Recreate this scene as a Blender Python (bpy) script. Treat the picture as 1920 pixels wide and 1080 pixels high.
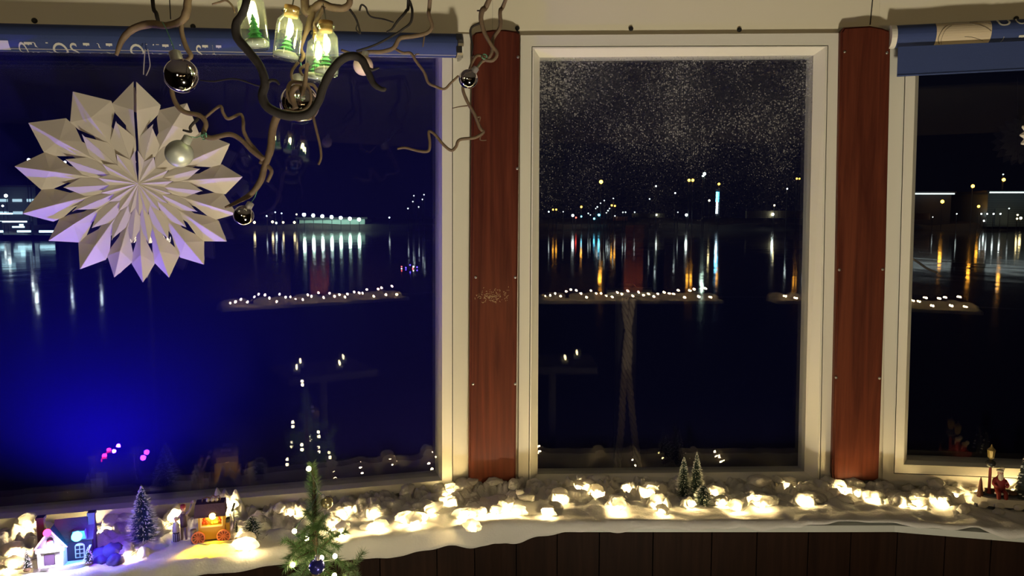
import bpy, bmesh, math, random
from math import sin, cos, pi, radians as R_, sqrt, atan2
from mathutils import Vector as V, Matrix, noise as NZ
rnd = random.Random(7)
D = bpy.data
for o in list(D.objects): D.objects.remove(o)
scn = bpy.context.scene
COL = scn.collection

# ------------------------------------------------------------------ camera, world, exposure
TH = R_(5.2); F = 1400.0
CAM = V((0, 0, 1.45))
cd = D.cameras.new('camera'); cam = D.objects.new('camera', cd); COL.objects.link(cam)
cam.location = CAM; cam.rotation_euler = (pi/2 - TH, 0, 0)
cd.sensor_width = 36; cd.lens = 36*F/1920; cd.clip_start = .02; cd.clip_end = 3000
scn.camera = cam
w = D.worlds.new('night_sky'); scn.world = w; w.use_nodes = True
w.node_tree.nodes['Background'].inputs[0].default_value = (.35, .42, 1, 1)
w.node_tree.nodes['Background'].inputs[1].default_value = .0016
scn.view_settings.view_transform = 'Standard'; scn.view_settings.look = 'None'
scn.view_settings.exposure = 0; scn.view_settings.gamma = 1; scn.view_settings.use_curve_mapping = False
scn.cycles.transparent_max_bounces = 24
scn.cycles.max_bounces = 10
scn.cycles.sample_clamp_indirect = 6
FILL_E = 20        # shade of the added fill lamp behind the camera, unseen
UP_E = 265         # uplighter bowl, unseen, made up for the light from below
BULB_E = 310       # fairy bulbs
JAR_E = 62
BLUE_W = 13       # blue diode of the village house, boosted for the glare tint on the pane

# ------------------------------------------------------------------ projection helpers
def ray(px, py):
    u = (px-960)/F; v = (540-py)/F
    return V((u, cos(TH)+v*sin(TH), v*cos(TH)-sin(TH)))
def P(px, py, Y):
    d = ray(px, py); return CAM + d*(Y/d.y)
def PZ(px, py, z):
    d = ray(px, py); return CAM + d*((z-CAM.z)/d.z)
def mpp(Y): return Y/F          # metres per pixel, about

class Pl:
    def __init__(s, ox, oy, ang):
        s.O = V((ox, oy, 0)); s.t = V((cos(ang), sin(ang), 0)); s.n = V((sin(ang), -cos(ang), 0))
    def hit(s, px, py, off=0):
        d = ray(px, py); lam = ((s.O + s.n*off - CAM)*1).dot(s.n)/d.dot(s.n)
        p = CAM + d*lam; return ((p-s.O).dot(s.t), p.z)
    def pt(s, a, z, off=0):
        q = s.O + s.t*a + s.n*off; return V((q.x, q.y, z))
    def w(s, px, py, off=0):
        a, z = s.hit(px, py, off); return s.pt(a, z, off)
YM = 1.70
PM = Pl(0, YM, 0)
XL, XR = -.043, .813
PL = Pl(XL, YM, R_(16.5)); PR = Pl(XR, YM, R_(-12))
PPL = Pl(XL, YM, R_(7)); PPR = Pl(XR, YM, R_(-5))
ZS = .82          # sill height

# ------------------------------------------------------------------ materials
MATS = {}
def mat(name, col=(.8, .8, .8), rough=.5, metal=0, emit=None, es=0, noise=None, trans=0, bump=0, bscale=80, spec=.5, sss=0, coat=0):
    if name in MATS: return MATS[name]
    m = D.materials.new(name); m.use_nodes = True; nt = m.node_tree
    b = nt.nodes['Principled BSDF']
    b.inputs['Base Color'].default_value = (*col, 1); b.inputs['Roughness'].default_value = rough
    b.inputs['Metallic'].default_value = metal; b.inputs['Specular IOR Level'].default_value = spec
    b.inputs['Coat Weight'].default_value = coat; b.inputs['Coat Roughness'].default_value = .15
    if trans: b.inputs['Transmission Weight'].default_value = trans
    if emit: b.inputs['Emission Color'].default_value = (*emit, 1); b.inputs['Emission Strength'].default_value = es
    if noise or bump:
        tc = nt.nodes.new('ShaderNodeTexCoord'); nz = nt.nodes.new('ShaderNodeTexNoise')
        nz.inputs['Scale'].default_value = bscale; nz.inputs['Detail'].default_value = 5
        nt.links.new(tc.outputs['Object'], nz.inputs['Vector'])
        if noise:
            r = nt.nodes.new('ShaderNodeMix'); r.data_type = 'RGBA'
            r.inputs[6].default_value = (*col, 1); r.inputs[7].default_value = (*noise, 1)
            nt.links.new(nz.outputs['Fac'], r.inputs[0]); nt.links.new(r.outputs[2], b.inputs['Base Color'])
        if bump:
            bp = nt.nodes.new('ShaderNodeBump'); bp.inputs['Strength'].default_value = bump; bp.inputs['Distance'].default_value = .002
            nt.links.new(nz.outputs['Fac'], bp.inputs['Height']); nt.links.new(bp.outputs['Normal'], b.inputs['Normal'])
    MATS[name] = m; return m
def wood(name, c1, c2, rough=.3, scale=1.0, coat=.3):
    m = D.materials.new(name); m.use_nodes = True; nt = m.node_tree; N = nt.nodes; L = nt.links
    b = N['Principled BSDF']; b.inputs['Specular IOR Level'].default_value = .06; b.inputs['Roughness'].default_value = rough; b.inputs['Coat Weight'].default_value = coat
    b.inputs['Coat Roughness'].default_value = .2
    tc = N.new('ShaderNodeTexCoord'); mp = N.new('ShaderNodeMapping'); mp.inputs['Scale'].default_value = (30*scale, 30*scale, 1.6*scale)
    L.new(tc.outputs['Object'], mp.inputs['Vector'])
    nz = N.new('ShaderNodeTexNoise'); nz.inputs['Scale'].default_value = 1.4; nz.inputs['Detail'].default_value = 8; nz.inputs['Distortion'].default_value = 1.2
    L.new(mp.outputs[0], nz.inputs['Vector'])
    n2 = N.new('ShaderNodeTexNoise'); n2.inputs['Scale'].default_value = 7; n2.inputs['Detail'].default_value = 4
    L.new(mp.outputs[0], n2.inputs['Vector'])
    mx = N.new('ShaderNodeMath'); mx.operation = 'MULTIPLY_ADD'; mx.inputs[1].default_value = .35
    L.new(n2.outputs['Fac'], mx.inputs[0]); L.new(nz.outputs['Fac'], mx.inputs[2])
    cr = N.new('ShaderNodeValToRGB'); cr.color_ramp.elements[0].position = .45; cr.color_ramp.elements[1].position = .9
    cr.color_ramp.elements[0].color = (*c2, 1); cr.color_ramp.elements[1].color = (*c1, 1)
    L.new(mx.outputs[0], cr.inputs[0]); L.new(cr.outputs[0], b.inputs['Base Color'])
    bp = N.new('ShaderNodeBump'); bp.inputs['Strength'].default_value = .15; bp.inputs['Distance'].default_value = .001
    L.new(mx.outputs[0], bp.inputs['Height']); L.new(bp.outputs[0], b.inputs['Normal'])
    MATS[name] = m; return m
def glow(name, col, s):
    if name in MATS: return MATS[name]
    m = D.materials.new(name); m.use_nodes = True; nt = m.node_tree; nt.nodes.clear()
    e = nt.nodes.new('ShaderNodeEmission'); o = nt.nodes.new('ShaderNodeOutputMaterial')
    e.inputs[0].default_value = (*col, 1); e.inputs[1].default_value = s
    nt.links.new(e.outputs[0], o.inputs[0]); MATS[name] = m; return m
def window_glass(name, film_col, veil, speck):
    """clear pane: Schlick reflection + transmission, lens glare painted as a thin blue film and dried spray high on the pane"""
    m = D.materials.new(name); m.use_nodes = True; nt = m.node_tree; N = nt.nodes; L = nt.links; N.clear()
    out = N.new('ShaderNodeOutputMaterial'); tr = N.new('ShaderNodeBsdfTransparent'); gl = N.new('ShaderNodeBsdfGlossy')
    gl.inputs['Roughness'].default_value = 0; tr.inputs[0].default_value = (.97, .98, 1, 1)
    lw = N.new('ShaderNodeLayerWeight'); lw.inputs[0].default_value = .5
    pw = N.new('ShaderNodeMath'); pw.operation = 'POWER'; pw.inputs[1].default_value = 5; L.new(lw.outputs['Facing'], pw.inputs[0])
    ma = N.new('ShaderNodeMath'); ma.operation = 'MULTIPLY_ADD'; ma.inputs[1].default_value = .9; ma.inputs[2].default_value = .07
    L.new(pw.outputs[0], ma.inputs[0])
    m1 = N.new('ShaderNodeMixShader'); L.new(ma.outputs[0], m1.inputs[0]); L.new(tr.outputs[0], m1.inputs[1]); L.new(gl.outputs[0], m1.inputs[2])
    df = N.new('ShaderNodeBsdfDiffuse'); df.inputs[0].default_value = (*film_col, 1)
    m2 = N.new('ShaderNodeMixShader'); m2.inputs[0].default_value = veil
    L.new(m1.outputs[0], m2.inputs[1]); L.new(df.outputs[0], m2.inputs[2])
    last = m2
    if speck:
        tc = N.new('ShaderNodeTexCoord'); sx = N.new('ShaderNodeSeparateXYZ'); L.new(tc.outputs['Object'], sx.inputs[0])
        mr = N.new('ShaderNodeMapRange'); mr.inputs['From Min'].default_value = 1.30; mr.inputs['From Max'].default_value = 1.80
        L.new(sx.outputs['Z'], mr.inputs['Value'])
        vo = N.new('ShaderNodeTexVoronoi'); vo.inputs['Scale'].default_value = 215; L.new(tc.outputs['Object'], vo.inputs['Vector'])
        big = N.new('ShaderNodeTexNoise'); big.inputs['Scale'].default_value = 7; big.inputs['Detail'].default_value = 3; L.new(tc.outputs['Object'], big.inputs['Vector'])
        sz = N.new('ShaderNodeMath'); sz.operation = 'MULTIPLY'; L.new(mr.outputs[0], sz.inputs[0]); L.new(big.outputs['Fac'], sz.inputs[1])
        sep = N.new('ShaderNodeSeparateColor'); L.new(vo.outputs['Color'], sep.inputs[0])
        s3 = N.new('ShaderNodeMath'); s3.operation = 'MULTIPLY'; L.new(sz.outputs[0], s3.inputs[0]); L.new(sep.outputs[0], s3.inputs[1])
        cmp_ = N.new('ShaderNodeMath'); cmp_.operation = 'LESS_THAN'; L.new(vo.outputs['Distance'], cmp_.inputs[0]); L.new(s3.outputs[0], cmp_.inputs[1])
        fi = N.new('ShaderNodeTexNoise'); fi.inputs['Scale'].default_value = 420; fi.inputs['Detail'].default_value = 3; L.new(tc.outputs['Object'], fi.inputs['Vector'])
        mr2 = N.new('ShaderNodeMapRange'); mr2.inputs['From Min'].default_value = .46; mr2.inputs['From Max'].default_value = .75; mr2.inputs['To Max'].default_value = .5
        L.new(fi.outputs['Fac'], mr2.inputs['Value'])
        pz = N.new('ShaderNodeMath'); pz.operation = 'POWER'; pz.inputs[1].default_value = 2.2; L.new(sz.outputs[0], pz.inputs[0])
        f2 = N.new('ShaderNodeMath'); f2.operation = 'MULTIPLY'; L.new(mr2.outputs[0], f2.inputs[0]); L.new(pz.outputs[0], f2.inputs[1])
        ad = N.new('ShaderNodeMath'); ad.operation = 'MULTIPLY_ADD'; ad.inputs[1].default_value = .24; ad.use_clamp = True
        L.new(cmp_.outputs[0], ad.inputs[0]); L.new(f2.outputs[0], ad.inputs[2])
        d2 = N.new('ShaderNodeBsdfDiffuse'); d2.inputs[0].default_value = (.75, .74, .75, 1)
        m3 = N.new('ShaderNodeMixShader'); L.new(ad.outputs[0], m3.inputs[0]); L.new(last.outputs[0], m3.inputs[1]); L.new(d2.outputs[0], m3.inputs[2]); last = m3
    L.new(last.outputs[0], out.inputs[0]); MATS[name] = m; return m
def cotton_mat(name, col, tl=.45, bump=.6, sc=300):
    m = D.materials.new(name); m.use_nodes = True; nt = m.node_tree; N = nt.nodes; L = nt.links; N.clear()
    out = N.new('ShaderNodeOutputMaterial'); d = N.new('ShaderNodeBsdfDiffuse'); t = N.new('ShaderNodeBsdfTranslucent'); x = N.new('ShaderNodeMixShader')
    d.inputs[0].default_value = (*col, 1); t.inputs[0].default_value = (*col, 1); x.inputs[0].default_value = tl
    tc = N.new('ShaderNodeTexCoord'); nz = N.new('ShaderNodeTexNoise'); nz.inputs['Scale'].default_value = sc; nz.inputs['Detail'].default_value = 6
    bp = N.new('ShaderNodeBump'); bp.inputs['Strength'].default_value = bump; bp.inputs['Distance'].default_value = .004
    L.new(tc.outputs['Object'], nz.inputs['Vector']); L.new(nz.outputs['Fac'], bp.inputs['Height'])
    L.new(bp.outputs[0], d.inputs['Normal']); L.new(d.outputs[0], x.inputs[1]); L.new(t.outputs[0], x.inputs[2]); L.new(x.outputs[0], out.inputs[0])
    MATS[name] = m; return m
def thin_glass(name, tint=(.95, 1, .95)):
    m = D.materials.new(name); m.use_nodes = True; nt = m.node_tree; N = nt.nodes; L = nt.links; N.clear()
    out = N.new('ShaderNodeOutputMaterial'); tr = N.new('ShaderNodeBsdfTransparent'); gl = N.new('ShaderNodeBsdfGlossy'); tl = N.new('ShaderNodeBsdfTranslucent')
    gl.inputs['Roughness'].default_value = .05; tr.inputs[0].default_value = (*tint, 1); tl.inputs[0].default_value = (.8, .9, .75, 1)
    lw = N.new('ShaderNodeLayerWeight'); lw.inputs[0].default_value = .4
    a = N.new('ShaderNodeMixShader'); a.inputs[0].default_value = .05; L.new(tr.outputs[0], a.inputs[1]); L.new(tl.outputs[0], a.inputs[2])
    x = N.new('ShaderNodeMixShader'); ma = N.new('ShaderNodeMath'); ma.operation = 'MULTIPLY_ADD'; ma.inputs[1].default_value = .5; ma.inputs[2].default_value = .05; ma.use_clamp = True
    L.new(lw.outputs['Facing'], ma.inputs[0]); L.new(ma.outputs[0], x.inputs[0]); L.new(a.outputs[0], x.inputs[1]); L.new(gl.outputs[0], x.inputs[2]); L.new(x.outputs[0], out.inputs[0])
    MATS[name] = m; return m

WHITE = mat('white_paint', (.74, .72, .64), .35, bump=.05, bscale=25)
CREAM = mat('cream_panel', (.80, .75, .60), .55, bump=.05, bscale=12)
RED = wood('mahogany', (.135, .036, .019), (.062, .015, .010), .42, coat=.03)
DARKW = wood('dark_wood', (.030, .014, .009), (.015, .007, .005), .55, coat=0)
PANEL = mat('room_panel', (.006, .004, .003), .9, noise=(.004, .0025, .002), bscale=8, spec=.05)
BLUEF = mat('blue_blind_fabric', (.040, .068, .21), .85, noise=(.032, .054, .17), bump=.1, bscale=500)
LETTER = mat('blind_print', (.62, .62, .55), .7)
EMBLEM = mat('emblem_print', (.62, .52, .36), .7)
EMLINE = mat('emblem_line', (.12, .10, .07), .7)
METAL = mat('steel', (.5, .5, .48), .3, 1)
BLACK = mat('black_plastic', (.012, .012, .013), .4)
PAPER = mat('paper', (.74, .68, .62), .9, spec=.1)
BARK = mat('bark_tan', (.17, .11, .06), .7, noise=(.07, .045, .035), bump=.5, bscale=120)
BARKD = mat('bark_dark', (.016, .011, .010), .8, noise=(.008, .006, .006), bump=.5, bscale=120)  # backlit shade put into the colour of the same bark
SILV = mat('silver_ball', (.80, .76, .78), .06, 1)
SILM = mat('silver_matte', (.62, .66, .60), .42, .55)
GREYC = mat('ball_cap', (.62, .60, .62), .35, .7)
PINK = mat('pink_ball', (.72, .55, .52), .45)
BLUEB = mat('blue_ball', (.05, .05, .30), .25, .6)
GOLDB = mat('gold_ball', (.42, .36, .20), .22, .7)
THREAD = mat('green_thread', (.10, .30, .20), .7)
CORD = mat('pale_thread', (.45, .42, .40), .8)
JARG = thin_glass('jar_glass'); CORK = mat('cork', (.62, .36, .10), .8, noise=(.45, .24, .07), bscale=300)
JTREE = mat('jar_tree', (.06, .42, .12), .8); JSNOW = mat('jar_snow', (.55, .58, .50), .9)
COTTON = cotton_mat('cotton_wool', (.84, .82, .78)); CLOTH = cotton_mat('snow_cloth', (.80, .78, .74), .18, .35, 220)
WARM = glow('warm_bulb', (1, .72, .30), BULB_E); TREEB = glow('tree_bulb', (1, .80, .38), 70); JARB = glow('jar_diode', (1, .90, .42), JAR_E)
WIRE = mat('clear_wire', (.30, .30, .26), .4)
BRIS = mat('bristle_green', (.030, .060, .050), .8); BRISB = mat('bristle_blue', (.035, .07, .16), .8)
FROST = mat('frost', (.75, .76, .74), .9)
NEED = mat('needle', (.055, .13, .045), .5, noise=(.10, .20, .06), bscale=60); STEM = mat('spruce_stem', (.07, .045, .022), .8)
FOAM = mat('foam_ball', (.72, .70, .66), .95, bump=.3, bscale=600)
ROPE = mat('rope', (.16, .13, .10), .95, noise=(.10, .08, .06), bscale=200)

# ------------------------------------------------------------------ mesh helpers
class MB:
    def __init__(s): s.v = []; s.f = []
    def add(s, vs, fs):
        k = len(s.v); s.v += [tuple(x) for x in vs]; s.f += [tuple(i+k for i in f) for f in fs]; return s
    def hexa(s, b, t):      # two quads of points
        return s.add(list(b)+list(t), [(3, 2, 1, 0), (4, 5, 6, 7), (0, 1, 5, 4), (1, 2, 6, 5), (2, 3, 7, 6), (3, 0, 4, 7)])
    def box(s, c, d, M=None):
        x, y, z = d[0]/2, d[1]/2, d[2]/2
        q = [V((a, b, e)) for e in (-z, z) for a, b in ((-x, -y), (x, -y), (x, y), (-x, y))]
        q = [(M @ p if M else p) + V(c) for p in q]; return s.hexa(q[:4], q[4:])
    def prism(s, A, B):     # two n-gons of points
        n = len(A); fs = [tuple(range(n))[::-1], tuple(range(n, 2*n))]
        for i in range(n): j = (i+1) % n; fs.append((i, j, n+j, n+i))
        return s.add(list(A)+list(B), fs)
    def tube(s, pts, rad, n=8, caps=True):
        pts = [V(p) for p in pts]; m = len(pts)
        if not isinstance(rad, (list, tuple)): rad = [rad]*m
        vs = []; up = V((0, 0, 1)); prev = None
        for i, p in enumerate(pts):
            t = (pts[min(i+1, m-1)]-pts[max(i-1, 0)])
            t = t.normalized() if t.length > 1e-9 else V((0, 0, 1))
            if prev is None:
                a = t.cross(V((0, 0, 1)) if abs(t.z) < .9 else V((1, 0, 0))).normalized()
            else:
                a = (prev - t*prev.dot(t)); a = a.normalized() if a.length > 1e-6 else t.orthogonal().normalized()
            prev = a; b = t.cross(a)
            for k in range(n): vs.append(p + (a*cos(2*pi*k/n)+b*sin(2*pi*k/n))*rad[i])
        fs = []
        for i in range(m-1):
            for k in range(n): l = (k+1) % n; fs.append((i*n+k, i*n+l, (i+1)*n+l, (i+1)*n+k))
        if caps: fs += [tuple(range(n))[::-1], tuple(range((m-1)*n, m*n))]
        return s.add(vs, fs)
    def lathe(s, prof, n=20, M=None, caps=True):    # prof [(r,z)], axis z
        vs = [V((r*cos(2*pi*k/n), r*sin(2*pi*k/n), z)) for r, z in prof for k in range(n)]
        if M: vs = [M @ p for p in vs]
        fs = []
        for i in range(len(prof)-1):
            for k in range(n): l = (k+1) % n; fs.append((i*n+k, i*n+l, (i+1)*n+l, (i+1)*n+k))
        if caps: fs += [tuple(range(n))[::-1], tuple(range((len(prof)-1)*n, len(prof)*n))]
        return s.add(vs, fs)
    def ball(s, c, r, n=16, m=10, sc=(1, 1, 1), M=None):
        c = V(c); vs = [V((0, 0, -1))]; fs = []
        for i in range(1, m):
            a = -pi/2+pi*i/m
            for k in range(n): vs.append(V((cos(a)*cos(2*pi*k/n), cos(a)*sin(2*pi*k/n), sin(a))))
        vs.append(V((0, 0, 1)))
        for k in range(n): fs.append((0, 1+(k+1) % n, 1+k))
        for i in range(m-2):
            for k in range(n): l = (k+1) % n; fs.append((1+i*n+k, 1+i*n+l, 1+(i+1)*n+l, 1+(i+1)*n+k))
        e = len(vs)-1
        for k in range(n): fs.append((1+(m-2)*n+k, 1+(m-2)*n+(k+1) % n, e))
        vs = [V((p.x*sc[0], p.y*sc[1], p.z*sc[2]))*r for p in vs]
        if M: vs = [M @ p for p in vs]
        return s.add([p+c for p in vs], fs)
    def spike(s, p, q, r):
        p, q = V(p), V(q); t = (q-p).normalized(); a = t.orthogonal().normalized(); b = t.cross(a)
        return s.add([p+a*r, p+(b*.87-a*.5)*r, p-(b*.87+a*.5)*r, q], [(0, 1, 3), (1, 2, 3), (2, 0, 3)])
    def build(s, name, m, parent=None, smooth=False, **kw):
        me = D.meshes.new(name); me.from_pydata([tuple(v) for v in s.v], [], s.f)
        bm = bmesh.new(); bm.from_mesh(me); bmesh.ops.recalc_face_normals(bm, faces=bm.faces); bm.to_mesh(me); bm.free()
        if smooth:
            for p in me.polygons: p.use_smooth = True
        me.materials.append(m)
        o = D.objects.new(name, me); COL.objects.link(o)
        if parent:
            o.parent = parent; o.matrix_parent_inverse = Matrix.Identity(4)
            q = parent; off = V((0, 0, 0))
            while q: off += q.location; q = q.parent
            if off.length: me.transform(Matrix.Translation(-off))
        for k, x in kw.items(): o[k] = x
        return o
def thing(name, label, cat, loc=(0, 0, 0), group=None):
    o = D.objects.new(name, None); COL.objects.link(o); o.location = loc; o.empty_display_size = .02
    o['label'] = label; o['category'] = cat
    if group: o['group'] = group
    return o
def tag(o, label, cat=None, group=None, kind=None):
    o['label'] = label
    if cat: o['category'] = cat
    if group: o['group'] = group
    if kind: o['kind'] = kind
    return o
def struct(o, label): o['label'] = label; o['category'] = o.name.split('_')[0]; o['kind'] = 'structure'; return o
def spline(pts, n=6):
    out = []; m = len(pts)
    for i in range(m-1):
        p0, p1, p2, p3 = pts[max(i-1, 0)], pts[i], pts[i+1], pts[min(i+2, m-1)]
        for k in range(n):
            t = k/n
            out.append(tuple(.5*((2*b)+(-a+c)*t+(2*a-5*b+4*c-d)*t*t+(-a+3*b-3*c+d)*t**3) for a, b, c, d in zip(p0, p1, p2, p3)))
    out.append(tuple(pts[-1])); return out

# ------------------------------------------------------------------ sill path
CL = (XR-XL)
def sbase(s):
    if s < 0: b = PL.O + PL.t*s
    elif s < CL: b = V((XL+s, YM, 0))
    else: b = PR.O + PR.t*(s-CL)
    def sm(x): x = max(0, min(1, x)); return x*x*(3-2*x)
    a = R_(16.5)*(1-sm((s+.28)/.56)) + R_(-12)*sm((s-CL+.28)/.56)
    return b, V((sin(a), -cos(a), 0))
def sp(s, wd, z):
    b, n = sbase(s); q = b+n*wd; return V((q.x, q.y, z))
SW = .205
S0, S1 = -1.22, CL+.80

# ------------------------------------------------------------------ room
ZC = 2.06
roomP = [tuple(PL.pt(-1.30, 0))[:2], (XL, YM), (XR, YM), tuple(PR.pt(.88, 0))[:2], (3.3, -2.62), (-2.4, -2.62)]
fl = MB().prism([V((x, y, -.06)) for x, y in roomP], [V((x, y, 0)) for x, y in roomP]).build('floor', PANEL); struct(fl, 'dark wooden floor of the cabin')
ce = MB().prism([V((x, y, ZC)) for x, y in roomP], [V((x, y, ZC+.05)) for x, y in roomP]).build('ceiling', mat('ceiling_paint', (.05, .045, .04), .9, spec=.1)); struct(ce, 'cabin ceiling above the windows, coloured dark to dim its reflection')  # darkened so its reflection stays dim in the panes
def wallseg(name, a, b, m, lab, z0=0, z1=ZC, th=.05):
    a, b = V((*a, 0)), V((*b, 0)); n = (b-a).normalized().cross(V((0, 0, 1)))*th
    A = [a, b, b+n, a+n]
    return struct(MB().hexa([p+V((0, 0, z0)) for p in A], [p+V((0, 0, z1)) for p in A]).build(name, m), lab)
wallseg('wall_left', roomP[0], roomP[5], PANEL, 'dark panelled side wall left of the windows', th=-.05)
wallseg('wall_right', roomP[3], roomP[4], PANEL, 'dark panelled side wall right of the windows')
wallseg('wall_back', roomP[4], roomP[5], PANEL, 'dark panelled wall behind the viewer')

# window geometry in picture points TL TR BR BL; each ring lies at its own depth on the window plane
WIN = {
 'L': (PL, [[(-330, 38), (882, 64), (878, 926), (-330, 1062)], [(-330, 60), (849, 86), (849, 915), (-330, 1045)],
            [(-330, 72), (829, 97), (829, 901), (-330, 1002)], [(-330, 78), (823, 102), (822, 892), (-330, 991)]]),
 'M': (PM, [[(976, 66), (1574, 62), (1562, 919), (972, 919)], [(997, 87), (1553, 85), (1538, 905), (991, 907)],
            [(1001, 91), (1548, 88), (1533, 902), (995, 904)], [(1012, 108), (1525, 104), (1508, 884), (1008, 889)]]),
 'R': (PR, [[(1664, 52), (2200, 28), (2200, 926), (1655, 908)], [(1698, 78), (2200, 52), (2200, 909), (1676, 888)],
            [(1718, 97), (2200, 70), (2200, 889), (1694, 871)], [(1724, 102), (2200, 76), (2200, 882), (1700, 862)]])}
GLASS = {'L': window_glass('glass_blue_film', (.075, .065, .9), .034, False), 'M': window_glass('glass_spray', (.10, .12, 1), .009, True), 'R': window_glass('glass_plain', (.2, .2, 1), .004, False)}  # blue tints imitate lens glare, strongest on the left pane
def ringstrip(pl, rings, side):
    mb = MB(); a, b = side, (side+1) % 4
    pts = [[pl.pt(*pl.hit(*c, off), off) for c in (cr[a], cr[b])] for cr, off in rings]
    for (p, q), (r, t) in zip(pts, pts[1:]): mb.add([p, q, t, r], [(0, 1, 2, 3)])
    # back faces, so that the bar is solid
    p0, p1 = pts[0], pts[-1]
    mb.add([p0[0]-pl.n*.04, p0[1]-pl.n*.04, p1[1]-pl.n*.04, p1[0]-pl.n*.04], [(3, 2, 1, 0)])
    mb.add([p0[0], p0[1], p0[1]-pl.n*.04, p0[0]-pl.n*.04], [(3, 2, 1, 0)])
    mb.add([p1[0], p1[1], p1[1]-pl.n*.04, p1[0]-pl.n*.04], [(0, 1, 2, 3)])
    return mb
SIDE = ['top_rail', 'side_stile', 'bottom_rail', 'side_stile']
LABW = {'L': 'large white framed window with pane tinted for blue lens glare at left', 'M': 'middle white framed window with dried spray high on the pane', 'R': 'white framed window at right, cut by the picture edge'}
wins = {}
for i, k in enumerate('LMR'):
    pl, (o4, c4, b4, g4) = WIN[k]
    root = D.objects.new('window_%d' % (i+1), None); COL.objects.link(root); struct(root, LABW[k]); wins[k] = root
    fo = {'L': .004, 'M': .010, 'R': .004}[k]; so = {'L': .016, 'M': .012, 'R': .016}[k]
    for s in range(4):
        ringstrip(pl, [(o4, -.002), (o4, fo), (c4, fo), (c4, fo-.02)], s).build(SIDE[s], WHITE, root)
        def gap(c, d):       # sash starts a hair inside the outer frame: the dark line round it
            cx = sum(p[0] for p in c)/4; cy = sum(p[1] for p in c)/4
            return [(x+(1.3 if x < cx else -1.3), y+(1.3 if y < cy else -1.3)) for x, y in c]
        sb = ringstrip(pl, [(gap(c4, 1), fo-.02), (gap(c4, 1), so), (b4, so), (g4, -.012), (g4, -.02)], s)
        sb.build('sash_'+SIDE[s].split('_')[1], WHITE, root)
    ga = [pl.hit(x, y, -.02) for x, y in g4]
    cx = sum(a for a, z in ga)/4; cz = sum(z for a, z in ga)/4
    ga = [(a+(.006 if a > cx else -.006), z+(.006 if z > cz else -.006)) for a, z in ga]
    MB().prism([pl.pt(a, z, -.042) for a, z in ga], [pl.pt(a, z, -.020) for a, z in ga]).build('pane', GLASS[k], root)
# wall heads and strips around the windows
def wallpart(name, pl, o4, sl, sr, lab):
    tl, tr, br, bl = [pl.hit(*p, -.002) for p in o4]; mb = MB()
    def pr(poly): mb.prism([pl.pt(a, z, -.06) for a, z in poly], [pl.pt(a, z, -.001) for a, z in poly])
    pr([(sl, ZC), (sl, tl[1]), tl, tr, (sr, tr[1]), (sr, ZC)])
    if tl[0] > sl: pr([(sl, tl[1]), (sl, bl[1]), bl, tl])
    if tr[0] < sr: pr([tr, br, (sr, br[1]), (sr, tr[1])])
    pr([(sl, bl[1]), (sl, 0), (sr, 0), (sr, br[1]), br, bl])
    return struct(mb.build(name, CREAM), lab)
wfl = wallpart('wall_front_left', PL, WIN['L'][1][0], -1.30, 0, 'cream wall panel round the large left window')
wfm = wallpart('wall_front', PM, WIN['M'][1][0], XL, XR, 'cream wall panel round the middle window')
wfr = wallpart('wall_front_right', PR, WIN['R'][1][0], 0, .88, 'cream wall panel round the right window')
# seam line between the panels and small black screws on the heads
for (pl, par, pts) in ((PM, wfm, [(970, 53), (970, 62), (1183, 54), (1386, 56)]), (PL, wfl, [(65, 39), (362, 50)]), (PR, wfr, [(1673, 53), (1905, 35)])):
    for x, y in pts:
        c = pl.w(x, y, 0); mb = MB(); mb.lathe([(.0052, 0), (.0052, .0025), (.003, .0045)], 10, Matrix.Translation(c) @ pl.n.to_track_quat('Z', 'Y').to_matrix().to_4x4())
        mb.build('screw', BLACK, par)
a = PM.w(1632, 46, .0015); b = V((a.x+.010, a.y, ZC))
MB().hexa([a+V((-.0008, 0, 0)), a+V((.0008, 0, 0)), a+V((.0008, .004, 0)), a+V((-.0008, .004, 0))], [b+V((-.0008, 0, 0)), b+V((.0008, 0, 0)), b+V((.0008, .004, 0)), b+V((-.0008, .004, 0))]).build('joint', BLACK, wfm)

# wooden posts over the corners
def post(name, pl, poly, screws, lab, off=.034):
    pts = [pl.hit(x, y, off) for x, y in poly]
    bm = bmesh.new()
    fr = [bm.verts.new(pl.pt(a, z, off)) for a, z in pts]; bk = [bm.verts.new(pl.pt(a, z, -.004)) for a, z in pts]
    f = bm.faces.new(fr); bm.faces.new(bk[::-1])
    n = len(pts)
    for i in range(n): j = (i+1) % n; bm.faces.new((fr[j], fr[i], bk[i], bk[j]))
    bmesh.ops.recalc_face_normals(bm, faces=bm.faces)
    bmesh.ops.bevel(bm, geom=[e for e in f.edges], offset=.004, segments=3, affect='EDGES')
    me = D.meshes.new(name); bm.to_mesh(me); bm.free(); me.materials.append(RED)
    o = D.objects.new(name, me); COL.objects.link(o); struct(o, lab)
    q = pl.n.to_track_quat('Z', 'Y').to_matrix().to_4x4()
    for x, y in screws:
        c = pl.w(x, y, off); MB().lathe([(.0032, -.001), (.0032, .0008), (.0016, .0016)], 10, Matrix.Translation(c) @ q).build('screw', METAL, o, True)
    return o
post('trim_1', PPL, [(886, 66), (892, 60), (925, 55), (948, 55), (968, 58), (975, 64), (971, 500), (967, 912), (962, 918), (930, 926), (908, 931), (900, 924), (884, 909), (879, 900), (882, 480)],
     [(892, 520), (966, 520), (887, 720), (966, 720), (889, 107), (971, 107), (964, 908), (970, 316)], 'scuffed red-brown wooden post between left and middle window')
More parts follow.
